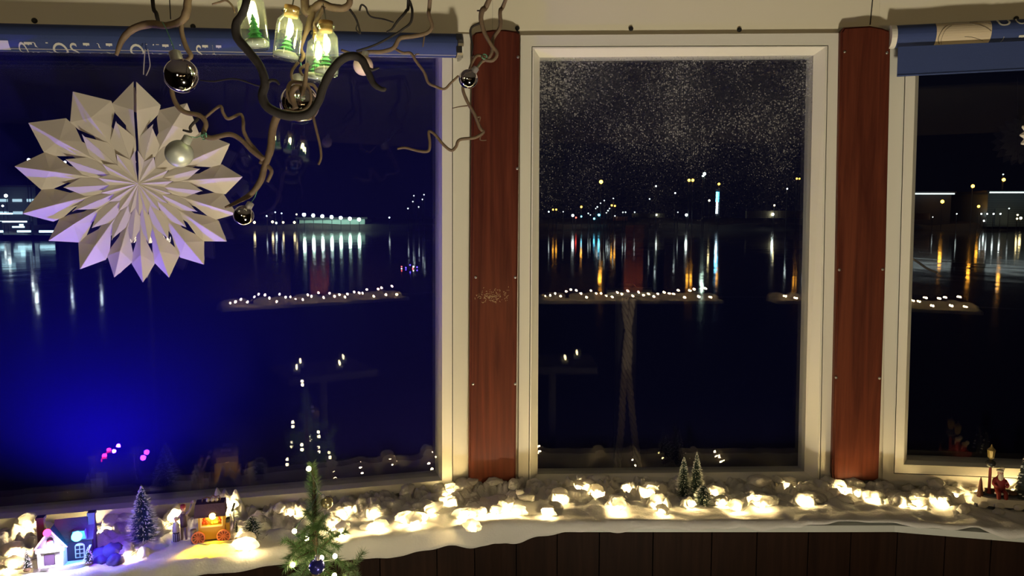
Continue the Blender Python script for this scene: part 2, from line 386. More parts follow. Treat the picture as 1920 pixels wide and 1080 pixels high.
post('trim_2', PPR, [(1577, 60), (1583, 51), (1632, 48), (1655, 52), (1668, 57), (1671, 62), (1662, 480), (1648, 898), (1640, 902), (1563, 900), (1561, 890), (1570, 480)],
     [(1584, 97), (1663, 99), (1574, 506), (1655, 505), (1568, 708), (1649, 709)], 'smooth red-brown wooden post between middle and right window')
# pale scuffs worn into the left post
mb = MB()
for _ in range(120):
    x = rnd.gauss(922, 17); y = rnd.gauss(556, 7)
    if abs(x-922) > 32: continue
    c = PPL.w(x, y, .0342); l = rnd.uniform(.0008, .0035)
    dvec = (PPL.t*rnd.uniform(-1, 1)+V((0, 0, rnd.uniform(-1, 1)))).normalized()
    mb.add([c-dvec*l, c+dvec.cross(PPL.n)*.0005, c+dvec*l, c-dvec.cross(PPL.n)*.0005], [(0, 1, 2, 3)])
mb.build('scuff', mat('scuff', (.45, .34, .18), .8), D.objects['trim_1'], kind='stuff')

# sill board and panelling under it
mb = MB(); n = 90
ss = [S0+(S1-S0)*i/n for i in range(n+1)]
A = [sp(s, .0, ZS-.014) for s in ss]; B = [sp(s, SW, ZS-.014) for s in ss]
for i in range(n):
    mb.hexa([A[i], A[i+1], B[i+1], B[i]], [p+V((0, 0, .014)) for p in (A[i], A[i+1], B[i+1], B[i])])
struct(mb.build('trim_3', mat('sill_board', (.55, .57, .53), .5)), 'long curved white windowsill board under the three windows')
ap = D.objects.new('wall_front_apron', None); COL.objects.link(ap); struct(ap, 'dark brown boarded wall below the windowsill')
mb = MB()
for i in range(n):
    q = [sp(s, d, 0) for s, d in ((ss[i], .10), (ss[i+1], .10), (ss[i+1], .168), (ss[i], .168))]
    mb.hexa(q, [p+V((0, 0, ZS-.015)) for p in q])
mb.build('backing', DARKW, ap)
s = S0; k = 0
while s < S1-.02:
    wd = rnd.uniform(.085, .125); e = min(s+wd, S1); mb = MB()
    st = [s+.0012+(e-s-.0024)*i/3 for i in range(4)]
    for i in range(3):
        q = [sp(x, d, 0) for x, d in ((st[i], .167), (st[i+1], .167), (st[i+1], .179), (st[i], .179))]
        mb.hexa(q, [p+V((0, 0, ZS-.016)) for p in q])
    mb.build('plank', DARKW, ap); s = e

# ------------------------------------------------------------------ blinds
def text_mesh(t):
    cu = D.curves.new('t', 'FONT'); cu.body = t; cu.size = 1; cu.resolution_u = 4
    ob = D.objects.new('t', cu); COL.objects.link(ob); dg = bpy.context.evaluated_depsgraph_get()
    me = D.meshes.new_from_object(ob.evaluated_get(dg)); D.objects.remove(ob)
    bm = bmesh.new(); bm.from_mesh(me); bmesh.ops.triangulate(bm, faces=bm.faces)
    vs = [v.co.copy() for v in bm.verts]; fs = [tuple(v.index for v in f.verts) for f in bm.faces]; bm.free(); D.meshes.remove(me)
    x0 = min(v.x for v in vs); x1 = max(v.x for v in vs); y0 = min(v.y for v in vs); y1 = max(v.y for v in vs)
    return [V(((v.x-x0)/(x1-x0), (v.y-y0)/(y1-y0), 0)) for v in vs], fs
class Roll:
    def __init__(s, pl, pa, pb, r, off):
        s.pl, s.r, s.off = pl, r, off
        s.a = pl.hit(*pa, off); s.b = pl.hit(*pb, off)
    def c(s, a):
        t = (a-s.a[0])/(s.b[0]-s.a[0]); return s.a[1]+(s.b[1]-s.a[1])*t
    def pt(s, a, ph, dr=0):      # ph 0 faces the room, + upward
        rr = s.r+dr; return s.pl.pt(a, s.c(a)+rr*sin(ph), s.off+rr*cos(ph))
    def s_of(s, px): return s.pl.hit(px, 70, s.off+s.r)[0]
    def surf(s, a0, a1, p0, p1, dr, na, npn):
        vs = []; fs = []
        for i in range(na+1):
            for j in range(npn+1): vs.append(s.pt(a0+(a1-a0)*i/na, p0+(p1-p0)*j/npn, dr))
        for i in range(na):
            for j in range(npn): k = i*(npn+1)+j; fs.append((k, k+1, k+npn+2, k+npn+1))
        return vs, fs
def letters(root, roll, items):
    for ch, x0, x1, p0, p1 in items:
        vs, fs = text_mesh(ch); a0 = roll.s_of(x0); a1 = roll.s_of(x1)
        MB().add([roll.pt(a0+(a1-a0)*v.x, p0+(p1-p0)*v.y, .0012) for v in vs], fs).build('letter', LETTER, root)
lb = thing('roller_blind', 'rolled-up blue blind with cut-off pale lettering over the large left window', 'blind', PL.w(400, 80, .05))
rl = Roll(PL, (0, 70), (855, 86), .0245, .040)
aL = rl.s_of(-330); aR = rl.s_of(858)
mb = MB(); mb.add(*rl.surf(aL, aR, 0, 2*pi, 0, 1, 28)); roll = mb.build('fabric_roll', BLUEF, lb, True)
q0, q1 = rl.pt(aL, -pi/2, -.002), rl.pt(aR, -pi/2, -.002); f_ = PL.n*.014
mb = MB(); dz = V((0, 0, .0052)); mb.hexa([q0-f_*.2+f_, q1-f_*.2+f_, q1-f_, q0-f_], [q0+f_*.8+dz, q1+f_*.8+dz, q1-f_+dz, q0-f_+dz]); mb.build('hem_bar', mat('hem_bar', (.62, .58, .50), .5), lb)
mb = MB(); a = aR+.001; mb.add(*rl.surf(a, a+.010, 0, 2*pi, .001, 1, 24)); mb.prism([rl.pt(a+.010, 2*pi*i/24, .001) for i in range(24)], [rl.pt(a+.012, 2*pi*i/24, .001) for i in range(24)]); mb.build('end_cap', METAL, lb)
for ph in (.55, -.5):
    c = rl.pt(aR+.004, ph, .001); MB().box(c, (.012, .008, .013)).build('bracket_slot', BLACK, lb)
MB().box(PL.pt(aR+.014, rl.c(aR), .02), (.004, .05, .05), PL.t.to_track_quat('X', 'Z').to_matrix()).build('bracket', METAL, lb)
c_ = -.55
def band(x): return c_
LT = [('T', 43, 58), ('O', 30, 46), ('N', 58, 88), ('O', 94, 123), ('S', 128, 142), ('T', 154, 166), ('N', 180, 200), ('T', 197, 209), ('O', 240, 267), ('V', 272, 288), ('I', 291, 297), ('T', 303, 315), ('N', 320, 338), ('S', 366, 376), ('T', 378, 389), ('A', 393, 402), ('T', 404, 414)]
letters(lb, rl, [(ch, x0, x1, -1.9, -.50) for ch, x0, x1 in LT])
vs, fs = rl.surf(rl.s_of(-40), rl.s_of(14), -1.2, -.42, .0012, 4, 4); MB().add(vs, fs).build('printed_block', LETTER, lb)

rb = thing('roller_blind', 'blue blind pulled a little down, pale printed emblem, over the right window', 'blind', PR.w(1800, 90, .05))
rr = Roll(PR, (1683, 69), (1920, 58), .0235, .030)
aL, aR = rr.s_of(1684), rr.s_of(2190)
MB().add(*rr.surf(aL, aR, 0, 2*pi, 0, 1, 28)).build('fabric_roll', BLUEF, rb, True)
mb = MB(); mb.add(*rr.surf(aL-.011, aL-.001, 0, 2*pi, .0012, 1, 24)); mb.prism([rr.pt(aL-.011, 2*pi*i/24, .0012) for i in range(24)], [rr.pt(aL-.012, 2*pi*i/24, .0012) for i in range(24)]); mb.build('end_cap', WHITE, rb)
MB().box(PR.pt(aL-.010, rr.c(aL), .018), (.004, .036, .04), PR.t.to_track_quat('X', 'Z').to_matrix()).build('bracket', WHITE, rb)
p0 = PR.hit(1684, 88, .056); p1 = PR.hit(2190, 64, .056); p2 = PR.hit(2190, 116, .056); p3 = PR.hit(1682, 142, .056)
MB().prism([PR.pt(a, z, .0548) for a, z in (p0, p1, p2, p3)], [PR.pt(a, z, .056) for a, z in (p0, p1, p2, p3)]).build('flap', BLUEF, rb)
MB().tube([PR.pt(*p3, .056), PR.pt(*p2, .056)], .0022, 8).build('hem_bar', BLUEF, rb)
# printed emblem: pale cartouche with fine drawn lines
ea, eb = rr.s_of(1756), rr.s_of(1859)
MB().add(*rr.surf(ea, eb, -1.40, 1.05, .0008, 6, 12)).build('emblem', EMBLEM, rb)
def curve_on_roll(pts, wd, name):
    mb = MB(); q = spline(pts, 6); mb.tube([rr.pt(ea+(eb-ea)*x, -1.30+2.30*y, .001) for x, y in q], wd, 6); mb.build(name, EMLINE, rb)
curve_on_roll([(.09, .10), (.04, .35), (.10, .65), (.24, .88), (.42, .93), (.66, .86), (.86, .70), (.99, .52)], .0007, 'emblem_line')
curve_on_roll([(.14, .06), (.10, .30), (.15, .62), (.28, .82)], .0004, 'emblem_line')
curve_on_roll([(.52, .36), (.66, .33), (.78, .25), (.88, .16)], .0005, 'emblem_line')
curve_on_roll([(.62, .98), (.82, .92), (.99, .80)], .0006, 'emblem_line')
letters(rb, rr, [('U', 1871, 1895, .30, 1.35), ('O', 1905, 1926, .36, 1.4), ('A', 1876, 1892, -2.1, -.62), ('T', 1912, 1926, -2.1, -.55)])

# ------------------------------------------------------------------ paper stars
def star(name, label, pl, off, cpx, tips, rs, strings):
    """tips: list of (angle clockwise from up, radius px). Folded paper points, ridges towards the room, cut-outs in the valleys."""
    c = pl.w(*cpx, off); m = (pl.w(cpx[0]+1, cpx[1], off)-c).length
    root = thing(name, label, 'star', c)
    def q(a, r, h=0): return c + (pl.t*sin(a)+V((0, 0, cos(a))))*(r*m) + pl.n*(h*m)
    n = len(tips); T = [(R_(a), r) for a, r in tips]
    for i in range(n):
        a, r = T[i]; al = T[i-1][0]; ar = T[(i+1) % n][0]
        if al > a: al -= 2*pi
        if ar < a: ar += 2*pi
        vl, vr = (a+al)/2, (a+ar)/2
        lm = r*.82; k = r/210*rs; mb = MB(); H = 15*k
        gapf = .012 if i == 0 else 0
        for v, sgn in ((vl, -1), (vr, 1)):
            e = abs(a-v); rid = lambda rr_, h: q(a+sgn*gapf*(210*k/max(rr_, 30*k)), rr_, h)
            inw = lambda rr_, f, h: q(v-(v-a)*f, rr_, h)
            # outer tier with a cut-out in the valley
            pts = [rid(70*k, H*.5), inw(78*k, 0, -H*.4), inw(122*k, .40, H*.1), inw(152*k, 0, -H*.8), q(v, lm, -H*.9), rid(r, H*.2), rid(150*k, H)]
            mb.add(pts, [(0, 1, 2), (0, 2, 6), (6, 2, 3), (6, 3, 4), (6, 4, 5)])
            # middle tier: point in the valley, foot on the ridge, with its own cut-out
            pts = [q(v, 128*k, H*.9), q(v, 44*k, H*.95), rid(94*k, H*.5), rid(70*k, H*.55), q(a+(v-a)*.45, 56*k, H*.7), rid(44*k, H*.7)]
            mb.add(pts, [(0, 1, 2), (1, 4, 3), (1, 3, 2), (1, 5, 4)])
            # inner tier: small point on the ridge
            pts = [q(a, 0, H*1.15), q(v, 50*k, H*1.0), q(v, 30*k, H*1.0), rid(68*k, H*1.3), rid(30*k, H*1.22)]
            mb.add(pts, [(0, 2, 4), (2, 1, 3), (2, 3, 4)])
            # rear sheet of the bag, a little behind
            ro = 5*k if sgn > 0 else -3*k
            pts = [q(v, 100*k, -H*1.1), q(v, lm-4*k, -H*1.5), q(a+sgn*.02, r-7*k, -H*1.25), q(a, 150*k, -H*1.9)]
            mb.add(pts, [(1, 2, 3)])
        o = mb.build('paper_bag', PAPER, root)
        if i == 0: o['label'] = 'topmost paper point, left open along its middle'
        sm = o.modifiers.new('s', 'SOLIDIFY'); sm.thickness = .0005
    if strings:
        for pts in strings:
            MB().tube([pl.w(x, y, off) for x, y in spline(pts, 4)], .0009, 5).build('thread', CORD, root)
    return root
TIPS = [(0, 206), (30, 193), (64, 197), (85, 201), (108, 196), (126, 203), (145, 205), (166, 200), (180.5, 203), (196, 199), (214, 209), (236, 206), (254, 222), (278, 224), (301, 226), (328, 213)]
star('paper_star', 'large white paper bag star hanging in the left window', PL, .075, (262, 345), TIPS, 1.0, [[(269, 140), (270, 120), (272, 92)], [(274, 142), (281, 125), (280, 110), (277, 92)]])
star('paper_star', 'small paper star cut by the picture edge in the right window', PR, .03, (1966, 252), [(i*360/18+10, 55) for i in range(18)], 1.0, [[(1966, 198), (1966, 120)]])

# ------------------------------------------------------------------ hanging twisted branch
br = thing('hazel_branch', 'twisted hazel branch hung from the ceiling with baubles and small bottles', 'branch', P(560, 0, 1.0))
def limb(nm, m, Y, pts, r, n=9):
    """pts in picture points (optional third value: depth), r in picture points"""
    q = [(p[0], p[1], p[2] if len(p) > 2 else Y) for p in pts]
    if not isinstance(r, (list, tuple)): r = [r, r]
    q = spline(q, 5); k = len(q)
    rad = []
    for i in range(k):
        t = i/(k-1)*(len(r)-1); j = min(int(t), len(r)-2); rr_ = r[j]+(r[j+1]-r[j])*(t-j)
        rad.append(rr_*q[i][2]/F*(1+.10*NZ.noise(V((i*.7, pts[0][0]*.13, 0)))))
    return MB().tube([P(*p) for p in q], rad, n).build(nm, m, br, True)
UP = -150
limb('branch', BARKD, .86, [(480, UP, .95), (468, -60, .9), (462, 0), (455, 25), (443, 45), (445, 70), (465, 95), (488, 125), (497, 155), (492, 180), (502, 201), (527, 214), (555, 218), (580, 212), (597, 190), (606, 163), (620, 135), (640, 112), (660, 105), (678, 112), (690, 135), (701, 158), (718, 168), (722, 164)], [6, 7, 8, 8, 8.5, 9, 8, 8, 8, 6, 3])
limb('twig', BARKD, .86, [(497, 158), (508, 151), (518, 152), (524, 159)], [4, 2])
limb('twig', BARKD, .86, [(686, 126), (698, 131), (711, 127)], [4, 1.5])
limb('branch', BARK, .98, [(372, UP, 1.0), (358, -40), (352, 0), (350, 20), (341, 38), (312, 48), (282, 45), (250, 54), (229, 75), (218, 104)], [6, 7, 7, 8, 6, 7, 7, 6, 3])
limb('twig', BARK, .99, [(340, 42), (341, 62), (349, 88), (358, 104), (352, 112), (340, 125), (328, 145), (322, 168), (330, 194), (346, 210), (375, 217), (386, 232), (382, 250), (396, 259), (430, 252), (452, 262), (472, 282), (494, 299)], [4.2, 4.5, 4, 4, 4.5, 4.5, 5, 4.5, 5])
limb('twig', BARKD, .99, [(372, 222), (357, 238), (358, 247), (343, 244)], [3, 2])
limb('twig', BARK, 1.02, [(384, 221), (412, 199), (418, 211), (428, 223), (450, 214), (456, 226), (457, 246), (470, 270), (493, 296)], [2.5, 3, 3, 3, 3.5, 4])
limb('branch', BARK, 1.0, [(548, 208), (522, 216), (511, 244), (508, 275), (502, 296), (495, 316), (489, 338), (470, 364), (442, 380), (422, 389)], [5, 7, 7, 7, 6, 6, 5.5, 4, 2])
limb('twig', BARK, 1.0, [(487, 303), (503, 312), (509, 323), (501, 341)], [4, 4, 3])
limb('twig', BARK, .93, [(585, 208), (591, 235), (599, 268), (602, 294), (597, 309)], [2.8, 2.4, 2.2])
limb('branch', BARK, 1.0, [(600, UP, 1.0), (585, -60), (572, -10), (577, 25), (600, 7), (622, 14), (645, 15), (656, 4), (652, -14)], [7, 8, 8, 7, 7, 6, 5])
limb('branch', BARK, 1.0, [(588, 12), (580, 45), (572, 66), (564, 90), (569, 104), (563, 116)], [7, 6, 4, 3.5, 4, 3])
limb('twig', BARK, .97, [(607, 12), (598, 32), (590, 45), (596, 60)], [4, 3])
limb('twig', BARK, .97, [(560, 116), (548, 132), (547, 147), (557, 157), (572, 157), (588, 160), (597, 175)], [3, 2.6, 2.6, 3])
limb('twig', BARK, .97, [(580, 120), (565, 127), (563, 134), (568, 142)], [3.2, 3, 2])
limb('twig', BARK, .96, [(575, 156), (547, 154), (539, 172), (543, 188), (553, 198)], [3, 3.6, 3.6, 3])
limb('twig', BARK, .955, [(555, 204), (550, 190), (547, 176), (553, 164), (563, 165), (567, 180)], [5, 5.5, 5, 3])
limb('twig', BARK, .95, [(576, 118), (573, 148), (570, 165), (566, 180)], [3, 4.5, 3])
limb('twig', BARK, .955, [(572, 156), (581, 167), (583, 186), (577, 200), (560, 209), (535, 206)], [2.5, 2.6, 2])
limb('twig', BARKD, 1.1, [(653, 14), (667, 34), (674, 55), (675, 63), (668, 55), (671, 43)], [2.4, 1.6, 1])
limb('twig', BARKD, 1.15, [(674, 20), (678, 9), (686, 14), (690, 25), (698, 32), (720, 36), (738, 42)], [1.8, 1.4])
limb('twig', BARKD, 1.15, [(770, UP, 1.1), (766, 0), (762, 20), (745, 40), (735, 54), (725, 60)], [3.5, 2.8, 2.2, 1.6])
limb('twig', BARKD, 1.15, [(768, 2), (773, 20), (770, 42), (755, 55), (740, 65), (702, 85), (668, 96)], [2.6, 2.2, 2])
limb('branch', BARK, 1.12, [(815, UP, 1.05), (806, 0), (804, 25), (810, 49), (800, 62), (775, 68), (750, 72), (738, 90), (715, 97), (690, 97), (664, 101), (640, 94)], [4, 3.5, 3.6, 4.2, 4, 3, 2.4])
limb('twig', BARK, 1.12, [(796, 66), (793, 88)], [1.8, 1.1])
limb('twig', BARK, 1.14, [(738, 90), (755, 99), (770, 100), (781, 116), (795, 135), (803, 155), (816, 162), (833, 167), (846, 155), (860, 142)], [2.4, 2.8, 2.6, 2])
limb('twig', BARK, 1.14, [(776, 108), (780, 102), (786, 101)], [1.4, .8])
limb('branch', BARK, 1.2, [(975, UP, 1.1), (917, 0), (905, 18), (902, 36), (908, 60), (920, 82), (932, 100), (924, 113), (910, 112), (905, 103)], [5, 5, 4.6, 3.8, 3.4, 3.4, 3])
limb('branch', BARK, 1.22, [(1000, UP, 1.1), (948, 0), (938, 20), (938, 50), (925, 72), (922, 98), (914, 110), (903, 116), (894, 128), (884, 138), (872, 155), (868, 168), (876, 190), (890, 215), (900, 240), (906, 248), (890, 258), (862, 262), (855, 275), (846, 282), (832, 272), (815, 252), (804, 247), (806, 268), (803, 283), (785, 283), (760, 277), (745, 279)], [3.6, 3.6, 3.4, 3, 3, 3.2, 3, 2.8, 2.6, 2.8, 2])
limb('twig', BARK, 1.2, [(911, 107), (895, 104), (885, 118), (876, 140)], [3, 2.6, 2])
limb('twig', BARKD, 1.2, [(904, 42), (886, 50), (882, 62), (886, 85), (884, 105)], [2.2, 2, 1.4])
limb('twig', BARKD, 1.2, [(902, 20), (894, 20)], [1.8, 1])
limb('twig', BARK, 1.22, [(878, 198), (862, 200), (848, 203)], [1.5, .8])
limb('twig', BARK, 1.22, [(892, 222), (900, 219), (899, 228)], [1.6, 1])
limb('twig', BARK, 1.22, [(904, 250), (900, 262), (912, 263)], [1.3, .8])
limb('twig', BARKD, 1.0, [(280, UP, 1.0), (286, 0), (293, 25), (298, 46)], [3, 3.4, 3.6, 3])
limb('twig', BARKD, 1.1, [(372, 150), (400, 153), (440, 148), (480, 160), (500, 164)], [1.2, 1.6, 1.2])
limb('twig', BARK, 1.0, [(398, 8), (412, 4), (424, 1), (435, 10), (440, 24)], [1.6, 2, 1.6])
top = P(560, UP, 1.0)
MB().tube([P(372, UP, 1), P(480, UP-30, .97), top, P(600, UP, 1.), P(770, UP-10, 1.1), P(815, UP, 1.05), P(975, UP, 1.1), P(1000, UP, 1.1)], .008, 9).build('branch', BARK, br, True)
MB().tube([P(280, UP, 1.0), P(372, UP, 1.0)], .004, 7).build('twig', BARKD, br, True)
MB().tube([P(320, UP, 1.0), P(318, 0, 1.0), P(320, 36, .99)], .0007, 5).build('thread', BLACK, br)
for x in (480, 815):
    q = P(x, UP-10, 1.02); MB().tube([q, V((q.x, q.y, ZC))], .0012, 5).build('thread', BLACK, br)

def bauble(label, px, py, r, Y, m, capdir, hang, n=28, hmat=THREAD, cmat=GREYC):
    c = P(px, py, Y); k = Y/F*1.0; rr_ = r*k
    o = thing('bauble', label, 'bauble', c)
    MB().ball(c, rr_, n, n//2+4).build('ball', m, o, True)
    d = V((capdir[0], 0, capdir[1])).normalized(); M = Matrix.Translation(c) @ d.to_track_quat('Z', 'Y').to_matrix().to_4x4()
    cr = .36*rr_; MB().lathe([(cr*1.05, .88*rr_), (cr, .95*rr_), (cr*.95, 1.42*rr_), (cr*.6, 1.5*rr_)], 16, M).build('cap', cmat, o, True)
    if hang:
        MB().tube([c+d*rr_*1.48]+[P(*h) for h in hang], .0006, 5).build('thread', hmat, o)
    return o
bauble('mirror-bright silver bauble hanging left of the bottles above the star', 340, 142, 31, .93, SILV, (-.25, 1), [(325, 88, .94), (312, 55, .96), (305, 42, .97)])
bauble('matte silver bauble hanging in front of the paper star', 336, 288, 25, .93, SILM, (.62, 1), [(368, 258, .96), (382, 252, .98)], cmat=SILM)
bauble('small silver bauble at the right edge of the paper star', 457, 404, 19, .99, SILV, (.6, 1), [(478, 370, 1.0), (485, 348, 1.0)])
bauble('small silver bauble hanging before the left wooden post', 878, 148, 17.5, 1.17, SILV, (.75, 1), [(903, 117, 1.2)])
bauble('pale pink bauble half hidden behind the dark bent branch', 681, 123, 18, 1.1, PINK, (.2, 1), [(690, 97, 1.12)])
bauble('dark mirror bauble inside the curled twigs under the bottles', 562, 195, 36, 1.05, SILV, (0, 1), [(566, 130, 1.0), (564, 116, 1.)])
# green twist of thread round the branch
MB().tube([P(382+5*cos(a), 250+5*sin(a)*.9+a*.5, .985+.006*sin(a*2)) for a in [i*.5 for i in range(30)]], .0007, 5).build('thread', THREAD, br)
MB().tube([P(908+5*cos(a), 106+5*sin(a)*.9, 1.195+.006*sin(a*2)) for a in [i*.5 for i in range(26)]], .0009, 5).build('thread', THREAD, br)

# ------------------------------------------------------------------ lit bottles
def bottle(label, top, bot, wd, Y, hang):
    a, b = P(*top, Y), P(*bot, Y); ax = (a-b); h = ax.length; M = Matrix.Translation(b) @ ax.to_track_quat('Z', 'Y').to_matrix().to_4x4()
    r = wd/2*Y/F; o = thing('bottle', label, 'bottle', b, 'lit bottles on the hazel branch')
    pr = [(r*.2, .001), (r*.9, 0), (r, .004), (r*.98, h*.60), (r*.95, h*.72), (r*.66, h*.80), (r*.60, h*.84), (r*.60, h*.87), (r*.74, h*.885), (r*.74, h*.92), (r*.62, h*.93), (r*.55, h*.92), (r*.55, h*.84)]
    MB().lathe(pr, 24, M, False).build('glass', JARG, o, True)
    MB().lathe([(r*.50, h*.80), (r*.54, h*.86), (r*.58, h*1.0), (r*.1, h*1.0)], 18, M).build('cork', CORK, o, True)
    MB().lathe([(r*.92, .004), (r*.93, h*.10), (r*.7, h*.15), (r*.1, h*.17)], 20, M).build('snow', JSNOW, o, True)
    tm = MB()
    for i in range(5):
        z = h*(.14+.075*i); rr_ = r*(.62-.1*i)
        tm.lathe([(rr_, z), (rr_*.55, z+h*.05), (rr_*.2, z+h*.10)], 9, M @ Matrix.Translation((r*.28, r*.1, 0)))
    tm.build('small_tree', JTREE, o)
    MB().ball(M @ V((-r*.12, -r*.1, h*.56)), h*.15, 14, 10, (.42, .42, 1), M.to_3x3().normalized()).build('diode', JARB, o, True)
    if hang: MB().tube([a]+[P(*q) for q in hang], .001, 5).build('wire', WIRE, o)
    return o
bottle('lit corked bottle at left, its neck above the picture edge', (466, -28), (481, 92), 50, .93, [(468, -60, .93)])
bottle('lit corked bottle hanging second from left, cork fully in view', (548, 12), (535, 112), 48, .95, [(552, -10, .97), (575, -5, 1.0)])
bottle('lit corked bottle at right, in front of another one', (611, 40), (612, 142), 44, .93, [(608, 20, .96), (606, 8, .99)])
bottle('lit bottle half hidden behind the right-hand bottle', (600, 55), (591, 153), 42, .99, [(598, 40, 1.0)])

# ------------------------------------------------------------------ snow on the sill
ZT = ZS + .004
def inv(p):      # world point -> (s, distance from the wall)
    best = None
    for i in range(161):
        s = S0+(S1-S0)*i/160; b, n = sbase(s); d = V((p.x-b.x, p.y-b.y, 0)); w_ = d.dot(n); e = (d-n*w_).length
        if best is None or e < best[0]: best = (e, s, w_)
    return best[1], best[2]
def onsill(px, py, z=ZT): return PZ(px, py, z)
def fb(x, y, sc=1.0, oc=3):
    v = 0; a = 1
    for k in range(oc): v += a*NZ.noise(V((x*sc, y*sc, 3.1+k*7))); sc *= 2.1; a *= .5
    return v
mb = MB(); n = 420; rows = 30; vs = []
for i in range(n+1):
    s = S0+(S1-S0)*i/n
    left = 1-max(0, min(1, (s+.02)/.22))          # longer overhang at left
    wav = NZ.noise(V((s*7.0, 1.7, 0)))*.6+NZ.noise(V((s*17.0, 5.1, 0)))*.45
    if s < -.42: ext = .022+.010*wav+.010*left
    else: ext = (.019 if s < .40 else .019-.012*min(1, (s-.40)/.25))+.022*left+.020*wav
    if -.42 < s < -.40: ext += .01
    for j in range(rows+1):
        q = j/rows
        tot = SW+ext; d = q*tot
        if d <= SW-.004: wd = d; z = ZT+.004
        else:
            e = d-(SW-.004); wd = SW-.004+.007*(1-math.exp(-e/.006)); z = ZT+.004-max(0, e-.003)*.95
        rip = fb(s*1.0, d, 24)*.006+fb(s, d*3, 60, 2)*.002
        z += rip*(1 if d < SW-.01 else .25)+.004*max(0, NZ.noise(V((s*9, 0, 8))))*(1 if d > SW*.6 and d < SW else 0)
        wd += rip*.5*(d > SW-.01)+.004*NZ.noise(V((s*30, d*10, 2)))*(d > SW)
        vs.append(sp(s, max(wd, .001), max(z, ZT-.08)))
fs = [(i*(rows+1)+j, i*(rows+1)+j+1, (i+1)*(rows+1)+j+1, (i+1)*(rows+1)+j) for i in range(n) for j in range(rows)]
mb.add(vs, fs); cl = mb.build('snow_cloth', CLOTH, None, True); tag(cl, 'white felt snow cloth draped along the windowsill with a wavy hanging edge', 'cloth')
sm = cl.modifiers.new('s', 'SOLIDIFY'); sm.thickness = .003; sm.offset = 1

# fairy light bulbs: picture points of the bright spots
BP = [(655, 956), (640, 963), (620, 985), (640, 1003), (697, 989), (712, 991), (760, 976), (775, 968), (790, 974), (808, 962), (780, 985), (838, 930), (845, 941), (842, 922), (868, 969), (884, 967), (905, 963), (925, 962), (945, 956), (958, 951), (968, 962),
      (1021, 957), (1026, 965), (1082, 915), (1100, 915), (1113, 919), (1120, 925), (1155, 944), (1158, 956), (1180, 919), (1222, 918), (1217, 926), (1236, 944), (1240, 961), (1297, 945), (1355, 943), (1412, 936), (1422, 938), (1430, 949), (1478, 914), (1513, 940), (1575, 920), (1590, 921), (1608, 926), (1690, 942), (1716, 938), (1722, 946), (1764, 942), (1834, 926),
      (168, 1000), (185, 1001), (198, 1003), (232, 1035), (240, 1042), (322, 972), (329, 976), (424, 944), (431, 950), (450, 1008), (458, 1020), (462, 1030), (30, 1040), (20, 1062), (1896, 935), (1911, 922), (545, 965), (700, 962), (1050, 935), (1340, 925), (1640, 933), (1790, 930), (50, 985), (885, 990), (1385, 955)]
HIGH = {(424, 944), (431, 950), (322, 972), (329, 976), (168, 1000), (185, 1001), (198, 1003)}
fl_root = thing('fairy_lights', 'warm white fairy light string lying in the cotton along the windowsill', 'lights', sp(CL/2, .09, ZT))
bp = []
for x, y in BP:
    p = PZ(x, y, ZT+.014); s, wd = inv(p)
    if wd < .03:
        pl = PL if s < 0 else (PM if s < CL else PR); p = pl.w(x, y, .03)
    if (x, y) in HIGH:
        pl = PL; p = pl.w(x, y, .05)
    bp.append(p)
    MB().ball(p, .0040, 7, 5, (1, 1, 1.2)).build('bulb', WARM, fl_root, True)
order = sorted(bp, key=lambda p: inv(p)[0])
q = spline([tuple(p-V((0, 0, .006+.003*sin(i*2.3)))) for i, p in enumerate(order)], 4)
MB().tube(q, .0007, 5).build('wire', WIRE, fl_root)

# cotton wool tufts
def tuft(mb, c, r, seed):
    bm = bmesh.new(); bmesh.ops.create_icosphere(bm, subdivisions=3, radius=1)
    a = rnd.uniform(0, 6.28); sx, sy, sz = rnd.uniform(.9, 1.7), rnd.uniform(.8, 1.2), rnd.uniform(.55, .85)
    vs = []
    for v in bm.verts:
        p = v.co; d = 1+.30*NZ.noise(p*1.6+V((seed, 0, 0)))+.16*NZ.noise(p*4+V((0, seed, 0)))+.09*NZ.noise(p*9+V((0, 0, seed)))+.05*NZ.noise(p*22)
        x, y, z = p.x*d*sx, p.y*d*sy, p.z*d*sz
        vs.append((c.x+r*(x*cos(a)-y*sin(a)), c.y+r*(x*sin(a)+y*cos(a)), max(c.z+r*z, ZT+.003)))
    fs = [tuple(v.index for v in f.verts) for f in bm.faces]; bm.free(); mb.add(vs, fs)
mb = MB(); cnt = 0
CLEAR = [onsill(x, y) for x, y in ((395, 1018), (117, 1055), (475, 1015), (1283, 935), (1318, 948), (1878, 945), (270, 1020), (335, 1015), (205, 1060), (150, 1050), (365, 1025), (425, 1025), (80, 1060), (1300, 932), (1850, 945), (1905, 945), (590, 1000), (930, 938), (912, 940), (1600, 912), (1630, 912))]
CR = [.045, .055, .02, .015, .018, .06, .02, .025, .05, .05, .035, .035, .035, .015, .05, .06, .0, .016, .012, .012, .012]
NS, NW = 1000, 44; vs = []; bsw = [inv(p) for p in bp]
def sstep(x): x = max(0, min(1, x)); return x*x*(3-2*x)
